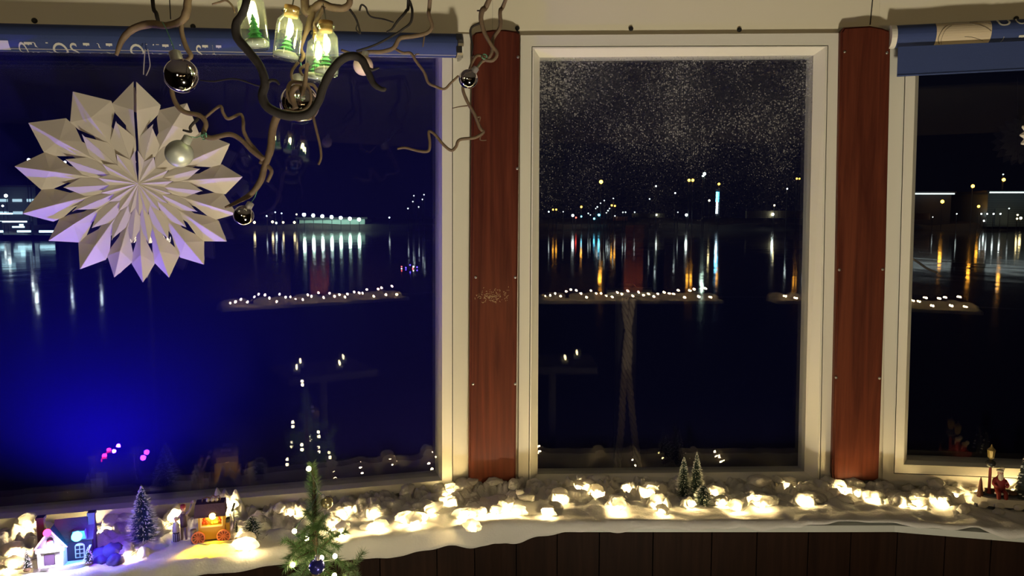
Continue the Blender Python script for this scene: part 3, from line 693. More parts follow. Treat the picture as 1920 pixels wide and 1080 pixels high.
for i in range(NS+1):
    s = S0+.01+(S1-S0-.02)*i/NS; wm_ = .135+.02*NZ.noise(V((s*9, 4, 1)))+(.035 if s < -.45 else 0)
    nb_ = [(bs_, bw_, p) for (bs_, bw_), p in zip(bsw, bp) if abs(bs_-s) < .06]
    for j in range(NW+1):
        wd = .006+(wm_-.006)*j/NW; t = j/NW; c = sp(s, wd, 0)
        x, y = s*1.0, wd
        bil = 1-math.exp(-(NZ.noise(V((x*23, y*27, .3)))/.20)**2)
        b2 = 1-math.exp(-(NZ.noise(V((x*58, y*62, 5.3)))/.22)**2)
        env = (1-sstep((t-.35)/.65))*(.72+.28*(1-t))
        h = env*(.004+.018*bil+.010*b2+.004*NZ.noise(V((x*120, y*120, 1)))+.0016*NZ.noise(V((x*330, y*330, 2))))
        for bs_, bw_, p in nb_:
            d2 = (s-bs_)**2+(wd-bw_)**2; dd = sqrt(d2)
            back = .85+.65*max(-1, min(1, (bw_-wd)/.02))
            rim = ZT+.001; tgt = (p.z-rim+.001)*back
            h = max(h, tgt*math.exp(-((dd-.021)/.010)**2)*(1+.5*NZ.noise(V((x*70, y*70, 9)))))
            f = math.exp(-(dd/.013)**4); h = h*(1-f)+f*.001
        k_ = 1
        for p, r in zip(CLEAR, CR):
            d = math.hypot(c.x-p.x, c.y-p.y)
            if d < r+.02: k_ = min(k_, sstep((d-r*.75)/(.02)))
        vs.append(V((c.x, c.y, ZT+.001+max(0, h*k_))))
mb.add(vs, [(i*(NW+1)+j, i*(NW+1)+j+1, (i+1)*(NW+1)+j+1, (i+1)*(NW+1)+j) for i in range(NS) for j in range(NW)])
tries = 0
while cnt < 120 and tries < 4000:
    tries += 1
    s = rnd.uniform(S0+.02, S1-.02); wd = abs(rnd.gauss(.045, .042))+.012
    if wd > (.135 if s > -.4 else .18): continue
    r = rnd.uniform(.009, .019)
    lift = rnd.uniform(.008, .026) if wd < .055 else rnd.uniform(0, .010)
    c = sp(s, max(wd, r*.8), ZT+r*.35+lift)
    if any((V((c.x-p.x, c.y-p.y, 0))).length < k+r*.8 for p, k in zip(CLEAR, CR)): continue
    ok = True
    for p in bp:
        d = (c-p)
        vd = (CAM-p).normalized(); t = d.dot(vd); perp = (d-vd*t).length
        if d.length < r*1.15 or (t > 0 and perp < r*.95): ok = False; break
    if not ok: continue
    tuft(mb, c, r, cnt*3.7); cnt += 1
for i, p in enumerate(bp):
    vd = (p-CAM); vd.z = 0; vd.normalize(); r = rnd.uniform(.011, .017)
    for dx in (0,):
        side = V((vd.y, -vd.x, 0))*dx*r*1.1
        c = p+vd*(r*1.25-.3*r*abs(dx))+side; s, wd = inv(c)
        c = sp(s, max(wd, .012), max(ZT+r*.4, p.z+rnd.uniform(-.004, .008)-.005*abs(dx)))
        tuft(mb, c, r, 900+i*3.1+dx)
cw = mb.build('cotton_wool', COTTON, None, True); tag(cw, 'loose white cotton wool heaped along the back of the windowsill', 'cotton', kind='stuff')

# foam balls
def nearest(p, r):
    return p
for x, y, r, lab in ((783, 977, 7.0, 'white foam ball in the brightest lights left of the left post'), (1357, 937, 7.5, 'white foam ball just right of the three bottle brush trees'),
                     (1371, 939, 3.2, 'tiny foam ball touching the larger one right of the three bottle brush trees'), (975, 927, 9.5, 'white foam ball at the foot of the left wooden post'), (1546, 911, 9.5, 'white foam ball at the lower right corner of the middle window'),
                     (1684, 939, 8.5, 'white foam ball below the right wooden post'), (1671, 942, 4.2, 'tiny foam ball below the right wooden post'), (467, 958, 8, 'foam ball against the sill frame above the round frosted tree')):
    p = PZ(x, y, ZT+.018); s, wd = inv(p)
    if wd < .02:
        pl = PL if s < 0 else (PM if s < CL else PR); p = pl.w(x, y, .022)
    tag(MB().ball(p, r*p.y/F, 16, 12).build('foam_ball', FOAM, None, True), lab, 'ball', 'foam balls on the windowsill')

# ------------------------------------------------------------------ bottle brush trees
def brush(label, base, h, prof, m, nb=900, frost=.35, tip=.0, top=True, parent=None, nm='bottle_brush_tree', fm=None):
    if parent is None: o = thing(nm, label, 'tree', base)
    else:
        o = D.objects.new(nm, None); COL.objects.link(o); o.parent = parent; o.location = base-parent.location
        if label: o['label'] = label
    b = MB(); f = MB()
    for i in range(nb):
        t = (i+.5)/nb; t = t**.8; a = i*2.39996+rnd.uniform(-.2, .2); R = prof(t)*rnd.uniform(.85, 1.1)
        p = base+V((0, 0, h*(.06+.92*t))); d = V((cos(a), sin(a), rnd.uniform(-.05, .25)))
        b.spike(p, p+d*R, .0006)
        if rnd.random() < frost:
            b2 = p+d*R*.72; f.spike(b2, p+d*R*1.04, .0010)
    b.build('bristles', m, o, kind='stuff'); f.build('frost', fm or FROST, o, kind='stuff')
    MB().tube([base, base+V((0, 0, h))], [.0012, .0008], 6).build('stem', BLACK, o)
    MB().lathe([(.006, 0), (.0065, .002), (.004, .005)], 12, Matrix.Translation(base)).build('foot', mat('tree_foot', (.2, .12, .06), .7), o)
    return o
def cone(R, p=1.0): return lambda t: R*(1-t)**p*.96+R*.05
def egg(R): return lambda t: R*(max(.02, sin(pi*(t*.86+.12)))**.7)
B = onsill(270, 1022); k = B.y/F
brush('tall blue-lit bottle brush tree standing between the village house and the yellow cart', B, 120*k, lambda t: 33*k*min(1, (1.03-t)*1.25)**.9, BRISB, 1600, .30)
B = onsill(474, 1017); k = B.y/F
brush('round frosted bush tree standing right of the yellow cart', B, 52*k, egg(21*k), BRIS, 700, .35)
B = onsill(1281, 937); k = B.y/F
brush('narrow bottle brush tree at left of the three before the middle window', B, 86*k, lambda t: 17*k*min(1, (1.03-t)*1.2)**.8, BRIS, 1100, .22)
B = onsill(1305, 936); k = B.y/F
brush('tallest bottle brush tree in the middle of the three before the middle window', B, 96*k, lambda t: 19*k*min(1, (1.02-t)*1.15)**.9, BRIS, 1200, .22)
B = onsill(1319, 953); k = B.y/F
brush('low round bottle brush tree in front of the two taller ones', B, 45*k, egg(19*k), BRIS, 900, .25)

# ------------------------------------------------------------------ local builder for the ornaments
class Orn:
    def __init__(s, px, py, ang, z=ZT+.006):
        s.B = onsill(px, py, z); s.k = s.B.y/F*1.02
        s.M = Matrix.Translation(s.B) @ Matrix.Rotation(ang, 4, 'Z') @ Matrix.Scale(s.k, 4)
    def __call__(s, x, y, z): return s.M @ V((x, y, z))
    def box(s, x0, x1, y0, y1, z0, z1, mb=None, tx=0):
        mb = mb or MB(); mb.hexa([s(x0, y0, z0), s(x1, y0, z0), s(x1, y1, z0), s(x0, y1, z0)], [s(x0+tx, y0, z1), s(x1-tx, y0, z1), s(x1-tx, y1, z1), s(x0+tx, y1, z1)]); return mb
    def lathe(s, x, y, prof, n=14, mb=None): mb = mb or MB(); mb.lathe(prof, n, s.M @ Matrix.Translation((x, y, 0))); return mb
    def plate(s, x0, x1, y0, y1, z0, z1, n=28, wob=.06):
        A = []; Bq = []
        for i in range(n):
            a = 2*pi*i/n; w_ = 1+wob*NZ.noise(V((cos(a)*2, sin(a)*2, x0)))
            cx, cy, rx, ry = (x0+x1)/2, (y0+y1)/2, (x1-x0)/2*w_, (y1-y0)/2*w_
            sq = lambda c: math.copysign(abs(c)**.75, c)
            A.append((cx+rx*sq(cos(a)), cy+ry*sq(sin(a)))); Bq.append((cx+rx*.95*sq(cos(a)), cy+ry*.95*sq(sin(a))))
        return MB().prism([s(x, y, z0) for x, y in A], [s(x, y, z1) for x, y in Bq])
def lightobj(name, typ, loc, e, col, parent, r=.004, **kw):
    l = D.lights.new(name, typ); l.energy = e; l.color = col; l.shadow_soft_size = r
    for a, b in kw.items(): setattr(l, a, b)
    o = D.objects.new(name, l); COL.objects.link(o)
    o.location = loc
    if parent: o.parent = parent; o.location = V(loc)-parent.location
    return o
DH = mat('house_dark', (.03, .022, .06), .6, noise=(.018, .014, .035)); RF = mat('house_roof', (.022, .014, .04), .7, bump=.6, bscale=200)
HW = mat('house_white', (.75, .75, .78), .7); SN = mat('ornament_snow', (.80, .80, .80), .85, bump=.2, bscale=200)
# village house
hs = Orn(117, 1066, R_(16.5)); vh = thing('village_house', 'lit miniature village house with a red and a blue diode at far left', 'house', hs.B)
hs.plate(-57, 55, -14, 48, -2, 8).build('snow_base', SN, vh)
hs.box(-14, 50, 12, 42, 8, 50).build('side_wing', DH, vh)
mb = MB(); mb.prism([hs(-16, 8, 48), hs(-16, 46, 48), hs(-16, 27, 88)], [hs(53, 8, 48), hs(53, 46, 48), hs(53, 27, 88)]); mb.build('roof', RF, vh)
hs.box(-40, 6, 0, 38, 8, 46).build('front_wing', HW, vh)
mb = MB(); mb.prism([hs(-44, -3, 45), hs(10, -3, 45), hs(-17, -3, 80)], [hs(-44, 40, 45), hs(10, 40, 45), hs(-17, 40, 80)]); g = mb.build('gable', RF, vh)
mb = MB()
for s_ in (-1, 1):
    a = [(-17+s_*29, 43), (-17+s_*26, 42), (-17, 78), (-17, 82)]
    mb.prism([hs(x, -5, z) for x, z in a], [hs(x, -2.5, z) for x, z in a])
mb.build('barge_board', mat('house_trim_red', (.55, .2, .2), .6), vh)
hs.lathe(-17, -4, [(0.1, 46), (5, 47), (6, 52), (5, 58), (.1, 60)], 12).build('gable_window', HW, vh)
hs.box(-29, -12, -2, 0, 8, 31).build('door', mat('house_door', (.10, .06, .14), .5), vh)
for x in (-36, 2): hs.box(x-2.5, x+2.5, -8, -3, 8, 40).build('column', HW, vh)
hs.box(-41, 7, -9, 2, 38, 44).build('porch_beam', HW, vh)
hs.box(-32, -8, -12, -2, 5, 10).build('step', HW, vh)
for x0, x1 in ((-45, -33), (43, 54)):
    o = hs.box(x0, x1, 20, 32, 8, 96).build('chimney', DH, vh); hs.box(x0-1.5, x1+1.5, 18, 34, 92, 97).build('chimney_cap', DH, o)
wn = hs.box(20, 37, 10.2, 12, 13, 36); wn.prism([hs(28.5+8.5*cos(pi*i/8), 10.2, 36+6*sin(pi*i/8)) for i in range(9)], [hs(28.5+8.5*cos(pi*i/8), 12, 36+6*sin(pi*i/8)) for i in range(9)])
wo = wn.build('arched_window', HW, vh)
for i in range(2):
    for j in range(3): hs.box(22+i*7.2, 27.6+i*7.2, 9.6, 10.4, 15+j*8, 21+j*8).build('pane', DH, wo)
hs.box(16, 42, 5, 20, 52, 68, tx=3).build('dormer', mat('dormer', (.10, .25, .35), .6), vh)
mb = MB(); mb.hexa([hs(x, y, z) for x, y, z in ((38, 6, 16), (41, 6, 16), (41, 8, 16), (38, 8, 16))], [hs(x, y, z) for x, y, z in ((46, 6, 38), (50, 6, 38), (50, 8, 38), (46, 8, 38))]); mb.build('leaning_sledge', HW, vh)
def diode(o, x, y, z, r, m, par, nm='diode'): MB().ball(o(x, y, z), r*o.k, 10, 7).build(nm, m, par, True)
diode(hs, -20, -7, 76, 7, glow('red_diode', (1, .02, .10), 14), vh); diode(hs, 28, -2, 61, 9.5, glow('cyan_diode', (.05, .62, 1), 16), vh)
lightobj('red_diode_light', 'POINT', hs(-20, -14, 84), .08, (1, .02, .12), vh, .005); lightobj('cyan_diode_light', 'POINT', hs(28, -16, 64), .22, (.05, .5, 1), vh, .006)
lightobj('porch_light', 'POINT', hs(-17, -14, 48), .5, (.95, .8, 1), vh, .004)
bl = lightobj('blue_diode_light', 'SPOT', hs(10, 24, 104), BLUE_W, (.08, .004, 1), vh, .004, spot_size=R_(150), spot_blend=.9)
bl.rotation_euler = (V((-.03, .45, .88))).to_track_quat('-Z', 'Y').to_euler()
bl2 = lightobj('blue_snow_light', 'POINT', hs(66, -16, 70), .45, (.16, .01, 1), vh, .006)
for x, y, h_ in ((-57, -4, 40), (47, -6, 34)):
    brush(None, hs(x, y, 6), h_*hs.k, cone(11*hs.k, .8), BRIS, 260, .5, parent=vh, nm='small_tree')
# dark blue fabric heap beside the house
B = onsill(203, 1055, ZT); mb = MB(); k = B.y/F
for dx, dy, r in ((-12, 0, 22), (6, 8, 24), (22, -12, 17), (-4, -14, 16), (26, 4, 12)):
    bm = bmesh.new(); bmesh.ops.create_icosphere(bm, subdivisions=3, radius=1); vs = []
    for v in bm.verts:
        d = 1+.25*NZ.noise(v.co*2+V((dx, dy, 0)))+.1*NZ.noise(v.co*5+V((dx, dy, 4)))
        p = v.co*d*r*k; vs.append((B.x+dx*k+p.x, B.y+dy*k+p.y, max(ZT+.003, B.z+.45*r*k+p.z*.95)))
    mb.add(vs, [tuple(v.index for v in f.verts) for f in bm.faces]); bm.free()
tag(mb.build('cloth_bundle', mat('bundle', (.10, .08, .22), .9, noise=(.05, .04, .14), bump=.5, bscale=100), None, True), 'crumpled dark blue cloth bundle on the snow right of the village house', 'cloth')

# market cart
ct = Orn(398, 1020, R_(14)); mc = thing('market_cart', 'yellow market stall cart with red spoked wheels and a lit counter', 'cart', ct.B)
YEL = mat('cart_yellow', (.72, .42, .04), .55); DKP = mat('cart_roof', (.07, .03, .07), .6, bump=.4, bscale=300); ORG = mat('cart_wheel', (.70, .20, .08), .5)
ct.plate(-40, 52, -10, 34, -3, 6).build('stone_base', mat('stone_base', (.28, .25, .22), .85, bump=.5, bscale=150), mc)
ct.box(-24, 23, 2, 26, 9, 34).build('body', YEL, mc)
for x in (-24, 20): ct.box(x, x+4, 2, 6, 34, 58).build('corner_post', YEL, mc)
ct.box(-24, 23, 22, 26, 34, 58).build('back_panel', mat('cart_inside', (.85, .60, .12), .6), mc)
fr = ct.box(-20, 20, .6, 2.4, 33, 36); ct.box(-20, 20, .6, 2.4, 54, 56, fr); ct.box(-20, -18, .6, 2.4, 33, 56, fr); ct.box(18, 20, .6, 2.4, 33, 56, fr)
fr.build('counter_frame', mat('cart_frame', (.9, .75, .35), .5), mc)
mb = MB(); mb.hexa([ct(-30, -6, 55), ct(26, -6, 55), ct(26, 28, 60), ct(-30, 28, 60)], [ct(-28, 0, 79), ct(24, 0, 79), ct(24, 26, 80), ct(-28, 26, 80)])
aw = mb.build('awning', DKP, mc)
for i in range(9): ct.box(-29+i*6.1, -28+i*6.1, -6.6, -5.4, 55, 58).build('awning_rib', DKP, aw)
mb = MB(); mb.tube([ct(x, 10, z) for x, z in [(-17, 80), (-16, 86), (-8, 89), (-2, 87), (2, 92), (8, 88), (14, 90), (16, 84), (14, 80)]], 1.3*ct.k, 6); mb.tube([ct(x, 10, z) for x, z in [(-10, 80), (-6, 86), (0, 84), (6, 86), (10, 80)]], 1.0*ct.k, 6)
mb.build('roof_scroll', mat('scroll', (.16, .08, .06), .5), mc)
for x, r in ((-6, 4), (2, 4.5), (9, 4)): MB().ball(ct(x, 10, 83), r*ct.k, 10, 7).build('roof_loaf', mat('loaf', (.72, .6, .42), .7), mc, True)
for x, z, m in ((-15, 40, 'r'), (-11, 42, 'r'), (-14, 46, 'r'), (-9, 39, 'r'), (14, 42, 'r'), (12, 46, 'r'), (0, 38.5, 'g'), (5, 39, 'g'), (9, 39, 'g')):
    MB().ball(ct(x, 9, z), 3.2*ct.k, 9, 6).build('goods', mat('goods_red', (.55, .06, .02), .5) if m == 'r' else mat('goods_green', (.3, .4, .08), .6), mc, True)
for x in (-24, 21):
    Mw = ct.M @ Matrix.Translation((x, -2.5, 15)) @ Matrix.Rotation(pi/2, 4, 'X'); wm = MB()
    wm.lathe([(12.5, -1.5), (12.5, 1.5), (10.4, 1.5), (10.4, -1.5), (12.5, -1.5)], 24, Mw, False); wo = wm.build('wheel', ORG, mc, True)
    MB().lathe([(2.6, -2), (2.6, 2.6)], 12, Mw).build('hub', ORG, wo)
    MB().lathe([(10.4, -.6), (10.4, .3)], 20, Mw).build('disc', mat('wheel_disc', (.28, .07, .03), .6), wo)
    for i in range(10):
        a = 2*pi*i/10; p = Mw @ V((2*cos(a), 2*sin(a), .6)); q = Mw @ V((10.6*cos(a), 10.6*sin(a), .6)); MB().tube([p, q], .95*ct.k, 5).build('spoke', ORG, wo)
ct.lathe(-33, 2, [(5, 5), (5.6, 12), (5, 26), (5.4, 28), (5.4, 31), (.5, 32)], 14).build('barrel', mat('barrel', (.10, .08, .10), .5), mc)
ct.box(25, 31, 4, 18, 12, 36).build('side_box', YEL, mc); ct.box(25, 31, 4, 18, 38, 44).build('lantern_box', BLACK, mc)
brush(None, ct(44, 2, 6), 34*ct.k, cone(8*ct.k, .7), BRIS, 160, .3, parent=mc, nm='small_tree')
MB().tube([ct(38, 14, 6), ct(39, 14, 60)], .9*ct.k, 6).build('lamp_post', BLACK, mc); MB().tube([ct(36, 12, 56), ct(41, 12, 72)], 2*ct.k, 7).build('lamp_holder', BLACK, mc)
diode(ct, 3, -3, 56, 6.5, glow('amber_diode', (1, .66, .10), 30), mc)
lightobj('counter_light', 'POINT', ct(3, -2, 47), .035, (1, .55, .06), mc, .004)
sl = lightobj('pool_light', 'SPOT', ct(8, -10, 52), 5, (1, .60, .005), mc, .004, spot_size=R_(100), spot_blend=.7)
sl.rotation_euler = V((.12, -.75, -1)).to_track_quat('-Z', 'Y').to_euler()

# figures: one continuous skinned body each, clothing as children
def skin(name, verts, edges, m, par, sub=2):
    me = D.meshes.new(name); me.from_pydata([tuple(v[0]) for v in verts], edges, []); me.materials.append(m)
    o = D.objects.new(name, me); COL.objects.link(o); o.parent = par; me.transform(Matrix.Translation(-par.location))
    bm = bmesh.new(); bm.from_mesh(me); ly = bm.verts.layers.skin.verify()
    for v, (c, r) in zip(bm.verts, verts): v[ly].radius = (r, r)
    bm.verts.ensure_lookup_table(); bm.verts[0][ly].use_root = True
    bm.to_mesh(me); bm.free(); o.modifiers.new('skin', 'SKIN'); s = o.modifiers.new('sub', 'SUBSURF'); s.levels = s.render_levels = sub
    for p in me.polygons: p.use_smooth = True
    return o
SKINM = mat('figure_skin', (.62, .36, .27), .6)
fg = Orn(340, 1014, R_(14)); k = fg.k
mn = thing('person', 'tiny figure in red cap and dark coat waving one raised arm beside the cart', 'person', fg(5, 2, 0))
JV = [((5, 2, 32), 5), ((5, 2, 44), 5.5), ((5, 2, 51), 4.2), ((5, 2, 56), 2), ((5, 2, 61), 4), ((2.5, 2, 30), 4), ((1.8, 1, 16), 3), ((1.5, 2, 3), 2.2), ((1.2, -2, 1.5), 2), ((8, 2, 30), 4), ((8.4, 1, 16), 3), ((8.8, 2, 3), 2.2), ((9.2, -2, 1.5), 2),
      ((10, 2, 50), 3), ((16, 1, 57), 2.4), ((20, 0, 67), 2), ((21, 0, 71), 1.8), ((0, 2, 49), 3), ((-5, 0, 43), 2.4), ((-9, -3, 40), 1.9)]
ED = [(0, 1), (1, 2), (2, 3), (3, 4), (0, 5), (5, 6), (6, 7), (7, 8), (0, 9), (9, 10), (10, 11), (11, 12), (2, 13), (13, 14), (14, 15), (15, 16), (2, 17), (17, 18), (18, 19)]
skin('body', [(fg(*p), r*k) for p, r in JV], ED, mat('grey_suit', (.20, .16, .17), .7), mn)
mb = MB(); mb.ball(fg(5, 1.6, 62), 4.4*k, 14, 10, (.9, 1, 1.15)); hd = mb.build('head', SKINM, mn, True)
MB().ball(fg(5, -2.9, 61.5), 1.0*k, 8, 6).build('nose', SKINM, hd, True)
for x in (3.4, 6.6): MB().ball(fg(x, -2.5, 63), .5*k, 6, 5).build('eye', BLACK, hd, True)
fg.lathe(5, 2, [(4.8, 64), (5.2, 66), (4.4, 69.5), (1.5, 71)], 14).build('cap', mat('red_cap', (.30, .03, .03), .6), mn, True)
cm = fg.lathe(5, 2.4, [(6.6, 27), (6.2, 36), (6.6, 46), (5, 52.5)], 14); cm.build('coat', mat('dark_coat', (.05, .03, .06), .7), mn, True)
MB().ball(fg(21.5, -.5, 74), 3*k, 10, 7).build('hand', SKINM, mn, True); MB().ball(fg(25, -1, 75.5), 3.6*k, 10, 7).build('held_ball', mat('held', (.7, .6, .4), .6), mn, True)
wmn = thing('person', 'tiny figure in pale cloak and striped skirt standing left of the waving one', 'person', fg(-8, -2, 0))
JV = [((-8, -2, 24), 4), ((-8, -2, 34), 3.8), ((-8, -2, 39), 1.6), ((-8, -2, 43), 3), ((-10, -2, 12), 2.6), ((-10, -3, 2), 1.8), ((-6, -2, 12), 2.6), ((-6, -3, 2), 1.8), ((-3.5, -3, 33), 1.8), ((-3, -6, 27), 1.5), ((-12.5, -3, 33), 1.8), ((-13, -6, 27), 1.5)]
skin('body', [(fg(*p), r*k) for p, r in JV], [(0, 1), (1, 2), (2, 3), (0, 4), (4, 5), (0, 6), (6, 7), (1, 8), (8, 9), (1, 10), (10, 11)], mat('pale_dress', (.5, .5, .55), .7), wmn)
hd = MB().ball(fg(-8, -2.4, 43.5), 3.6*k, 12, 9, (.9, 1, 1.1)).build('head', SKINM, wmn, True)
MB().ball(fg(-8, -1.2, 44.5), 4.0*k, 12, 9).build('bonnet', mat('bonnet', (.45, .45, .55), .8), wmn, True)
sk = fg.lathe(-8, -2, [(7, 2), (6.4, 14), (4.6, 23)], 16).build('skirt', mat('dark_skirt', (.05, .04, .08), .8), wmn, True)
for i in range(6):
    a = pi+pi*(i+.5)/6; MB().tube([fg(-8+7.1*cos(a), -2+7.1*sin(a), 2.5), fg(-8+6*cos(a), -2+6*sin(a), 17)], .55*k, 5).build('stripe', FROST, sk)
fg.lathe(-8, -2, [(6.8, 20), (5.6, 29), (4, 38), (2, 40)], 14).build('cloak', mat('cloak', (.55, .58, .62), .8), wmn, True)
o = fg.plate(-18, 17, -8, 10, -6, 2).build('figure_stand', SN); tag(o, 'small snowy stand under the two figures beside the yellow cart', 'stand')

# seated figure in a red coat with street lamp and tree on a snowy rock
sg = Orn(1880, 952, R_(-12)); k = sg.k
st = thing('winter_ornament', 'snowy rock ornament with seated red-coated figure, lamp and tree at far right', 'ornament', sg.B)
sg.plate(-48, 62, -16, 24, -3, 8).build('rock', mat('rock', (.03, .035, .06), .8, bump=.6, bscale=120), st)
mb = sg.plate(-51, 64, -19, 26, 7, 22, wob=.10); mb.build('snow_cap', mat('cap_snow', (.60, .57, .50), .9, bump=.3, bscale=150), st)
for x in (-40, -12, 20, 48): MB().ball(sg(x, -17, 9), 8*k, 12, 8, (1.3, .6, .8)).build('snow_drip', mat('cap_snow', ()), st, True)
sg.plate(-36, 40, -8, 14, 21, 26).build('bench_ground', mat('rock', ()), st)
RC = mat('red_coat', (.20, .012, .012), .6)
JV = [((-8, 0, 34), 9), ((-8, 1, 46), 8), ((-8, 1, 55), 6), ((-8, 1, 60), 3), ((-8, 0, 66), 5), ((-13, -6, 34), 5.5), ((-14, -15, 33), 4.5), ((-14, -15, 24), 4), ((-14, -19, 22), 3.4), ((-3, -6, 34), 5.5), ((-2, -15, 33), 4.5), ((-2, -15, 24), 4), ((-2, -19, 22), 3.4), ((-16, 0, 54), 4), ((-20, -4, 46), 3.6), ((-14, -11, 43), 3), ((0, 0, 54), 4), ((5, -4, 46), 3.6), ((0, -11, 43), 3)]
pb = skin('seated_figure', [(sg(*p), r*k) for p, r in JV], [(0, 1), (1, 2), (2, 3), (3, 4), (0, 5), (5, 6), (6, 7), (7, 8), (0, 9), (9, 10), (10, 11), (11, 12), (2, 13), (13, 14), (14, 15), (2, 16), (16, 17), (17, 18)], RC, st)
hd = MB().ball(sg(-8, -1.5, 67), 5*k, 14, 10).build('head', SKINM, st, True)
MB().ball(sg(-8, -6.4, 66.5), 1.1*k, 8, 6).build('nose', SKINM, hd, True)
for x in (-10, -6): MB().ball(sg(x, -5.8, 68.4), .6*k, 6, 5).build('eye', BLACK, hd, True)
mb = MB(); mb.ball(sg(-8, -4.5, 61), 5*k, 14, 10, (1, .7, 1.5)); mb.build('beard', mat('beard', (.70, .60, .45), .9), hd, True)
mb = MB(); mb.ball(sg(-8, 0, 71.5), 6*k, 14, 8, (1.05, 1.05, .6)); mb.ball(sg(-4, 2, 75), 4*k, 12, 8); mb.build('fur_cap', mat('beard', ()), hd, True)
mb = MB(); mb.tube([sg(-19, -9, 31), sg(-8, -14, 31), sg(4, -9, 31)], 2*k, 7); mb.build('coat_hem', FROST, st)
mb = sg.box(-30, 14, 3, 8, 26, 34); mb.build('bench', mat('bench_wood', (.10, .05, .03), .7), st)
sg.lathe(-24, 2, [(6, 22), (3, 30), (2.6, 66), (2.2, 76)], 10).build('lamp_post', RC, st)
MB().ball(sg(-24, 2, 84), 9*k, 12, 8, (1, 1, .8)).build('wreath', BLACK, st, True)
sg.lathe(-24, 2, [(2, 92), (5.5, 96), (7, 108), (7.5, 110), (2, 116), (.6, 121)], 8).build('lantern', mat('lantern_brass', (.35, .25, .08), .4, .5), st)
sg.lathe(-41, -3, [(6, 20), (4, 36), (2.5, 50), (.5, 58)], 10).build('parcel_sack', mat('sack', (.10, .03, .02), .8), st)
MB().ball(sg(14, -2, 30), 7*k, 10, 7, (1.4, 1, .6)).build('sack', mat('bench_wood', ()), st, True)
mb = MB()
for i in range(9):
    z = 22+i*8.5; rr_ = 15*(1-i/9.5)
    mb.lathe([(rr_*1.0, z), (rr_*.9, z+3), (rr_*.45, z+10), (.3, z+12)], 14, sg.M @ Matrix.Translation((32, 2, 0)))
tr_ = mb.build('fir_tree', mat('fir_dark', (.022, .03, .03), .8), st)
for i in range(26):
    t = rnd.random(); a = rnd.uniform(pi, 2*pi); rr_ = 15*(1-t*.95)+.5
    MB().ball(sg(32+rr_*cos(a)*.95, 2+rr_*sin(a)*.95, 24+t*74), 2.0*k, 7, 5, (1.5, 1, .6)).build('snow_patch', FROST, tr_, True)

# ------------------------------------------------------------------ young spruce with lights before the sill
YT = 1.30
tb = P(592, 1080, YT); tree = thing('spruce_tree', 'small potted spruce in front of the windowsill, its top in view', 'tree', (tb.x, tb.y, 0))
stem_pts = [V((tb.x+.02, tb.y, .28)), P(597, 1180, YT), P(593, 1080, YT), P(590, 1000, YT), P(589, 930, YT), P(586, 876, YT)]
MB().tube(spline([tuple(p) for p in stem_pts], 5), [.012]*6+[.009]*5+[.006]*5+[.004]*5+[.003]*5, 8).build('trunk', STEM, tree, True)
MB().lathe([(.085, 0), (.11, .22), (.118, .22), (.118, .25), (.10, .25), (.10, .235), (.01, .235)], 24, Matrix.Translation((tb.x+.02, tb.y, 0))).build('pot', mat('pot', (.25, .10, .06), .7), tree, True)
MB().lathe([(.099, .236), (.06, .25), (.014, .285)], 20, Matrix.Translation((tb.x+.02, tb.y, 0))).build('soil', mat('soil', (.03, .02, .015), .9), tree)
needles = MB()
def twig(pts, dens, ln, spread=.9, r=.0016, nm='twig'):
    q = [V(p) for p in spline([tuple(p) for p in pts], 5)]
    MB().tube(q, [r*(1-.6*i/len(q)) for i in range(len(q))], 5).build(nm, STEM, tree)
    for a, b in zip(q, q[1:]):
        d = (b-a); L_ = d.length; d.normalize(); o1 = d.orthogonal().normalized(); o2 = d.cross(o1)
        for _ in range(max(1, int(dens*1.6*L_))):
            t = rnd.random(); f = rnd.uniform(0, 2*pi)
            v = (o1*cos(f)+o2*sin(f))*spread+d*rnd.uniform(.35, .95)
            p = a+(b-a)*t; needles.spike(p, p+v.normalized()*ln*(1-.35*(nm == 'leader' and p.z > P(0, 905, YT).z))*rnd.uniform(.65, 1.15), .0005)
def tw(pts, dens=3200, ln=.017, **k): twig([P(x, y, YT+dy) for x, y, dy in pts], dens, ln, **k)
tw([(587, 900, 0), (586, 885, 0), (586, 870, 0)], 5000, .013)
twig([P(590, 1010, YT), P(590, 960, YT), P(588, 920, YT), P(586, 880, YT)], 4600, .022, r=.003, nm='leader')
twig([P(594, 1130, YT), P(592, 1080, YT), P(590, 1005, YT)], 2600, .020, r=.004, nm='leader')
for i, (x, y, dx, dy) in enumerate([(590, 985, -30, 20), (590, 985, 32, 14), (591, 1000, -42, 28), (590, 990, 18, -22), (591, 1005, 44, 22), (591, 1010, -52, 38), (592, 1022, 52, 38), (592, 1030, -58, 34), (590, 975, -16, -18), (592, 1030, 24, 30), (592, 1026, -22, 34), (593, 1060, -50, 30), (593, 1060, 46, 36), (591, 1015, -8, 40), (593, 1068, 10, 44)]):
    zz = rnd.uniform(-.06, .05)
    tw([(x, y, 0), (x+dx*.55, y+dy*.45, zz*.6), (x+dx, y+dy, zz)], 3000, .016)
tw([(600, 1030, 0), (620, 1010, -.02), (636, 1002, -.03), (650, 996, -.03)], 3000, .014)
tw([(585, 1040, 0), (555, 1025, -.02), (542, 1015, -.03), (530, 1014, -.03)], 3000, .015)
tw([(598, 1120, 0), (635, 1100, -.03), (660, 1065, -.05), (681, 1035, -.06)], 2300, .014)
tw([(660, 1110, -.02), (668, 1080, -.04), (652, 1062, -.05)], 2300, .014)
for i in range(16):     # lower boughs below the picture edge
    a = i*2.4; z = .42+.028*i; l_ = .24-.009*i
    c = V((tb.x+.01, tb.y, z)); d = V((cos(a), sin(a)*.75-.2, .25))
    if d.y > .3: d.y = .1
    twig([c, c+d*l_*.5, c+d*l_+V((0, 0, -.02))], 900, .017)
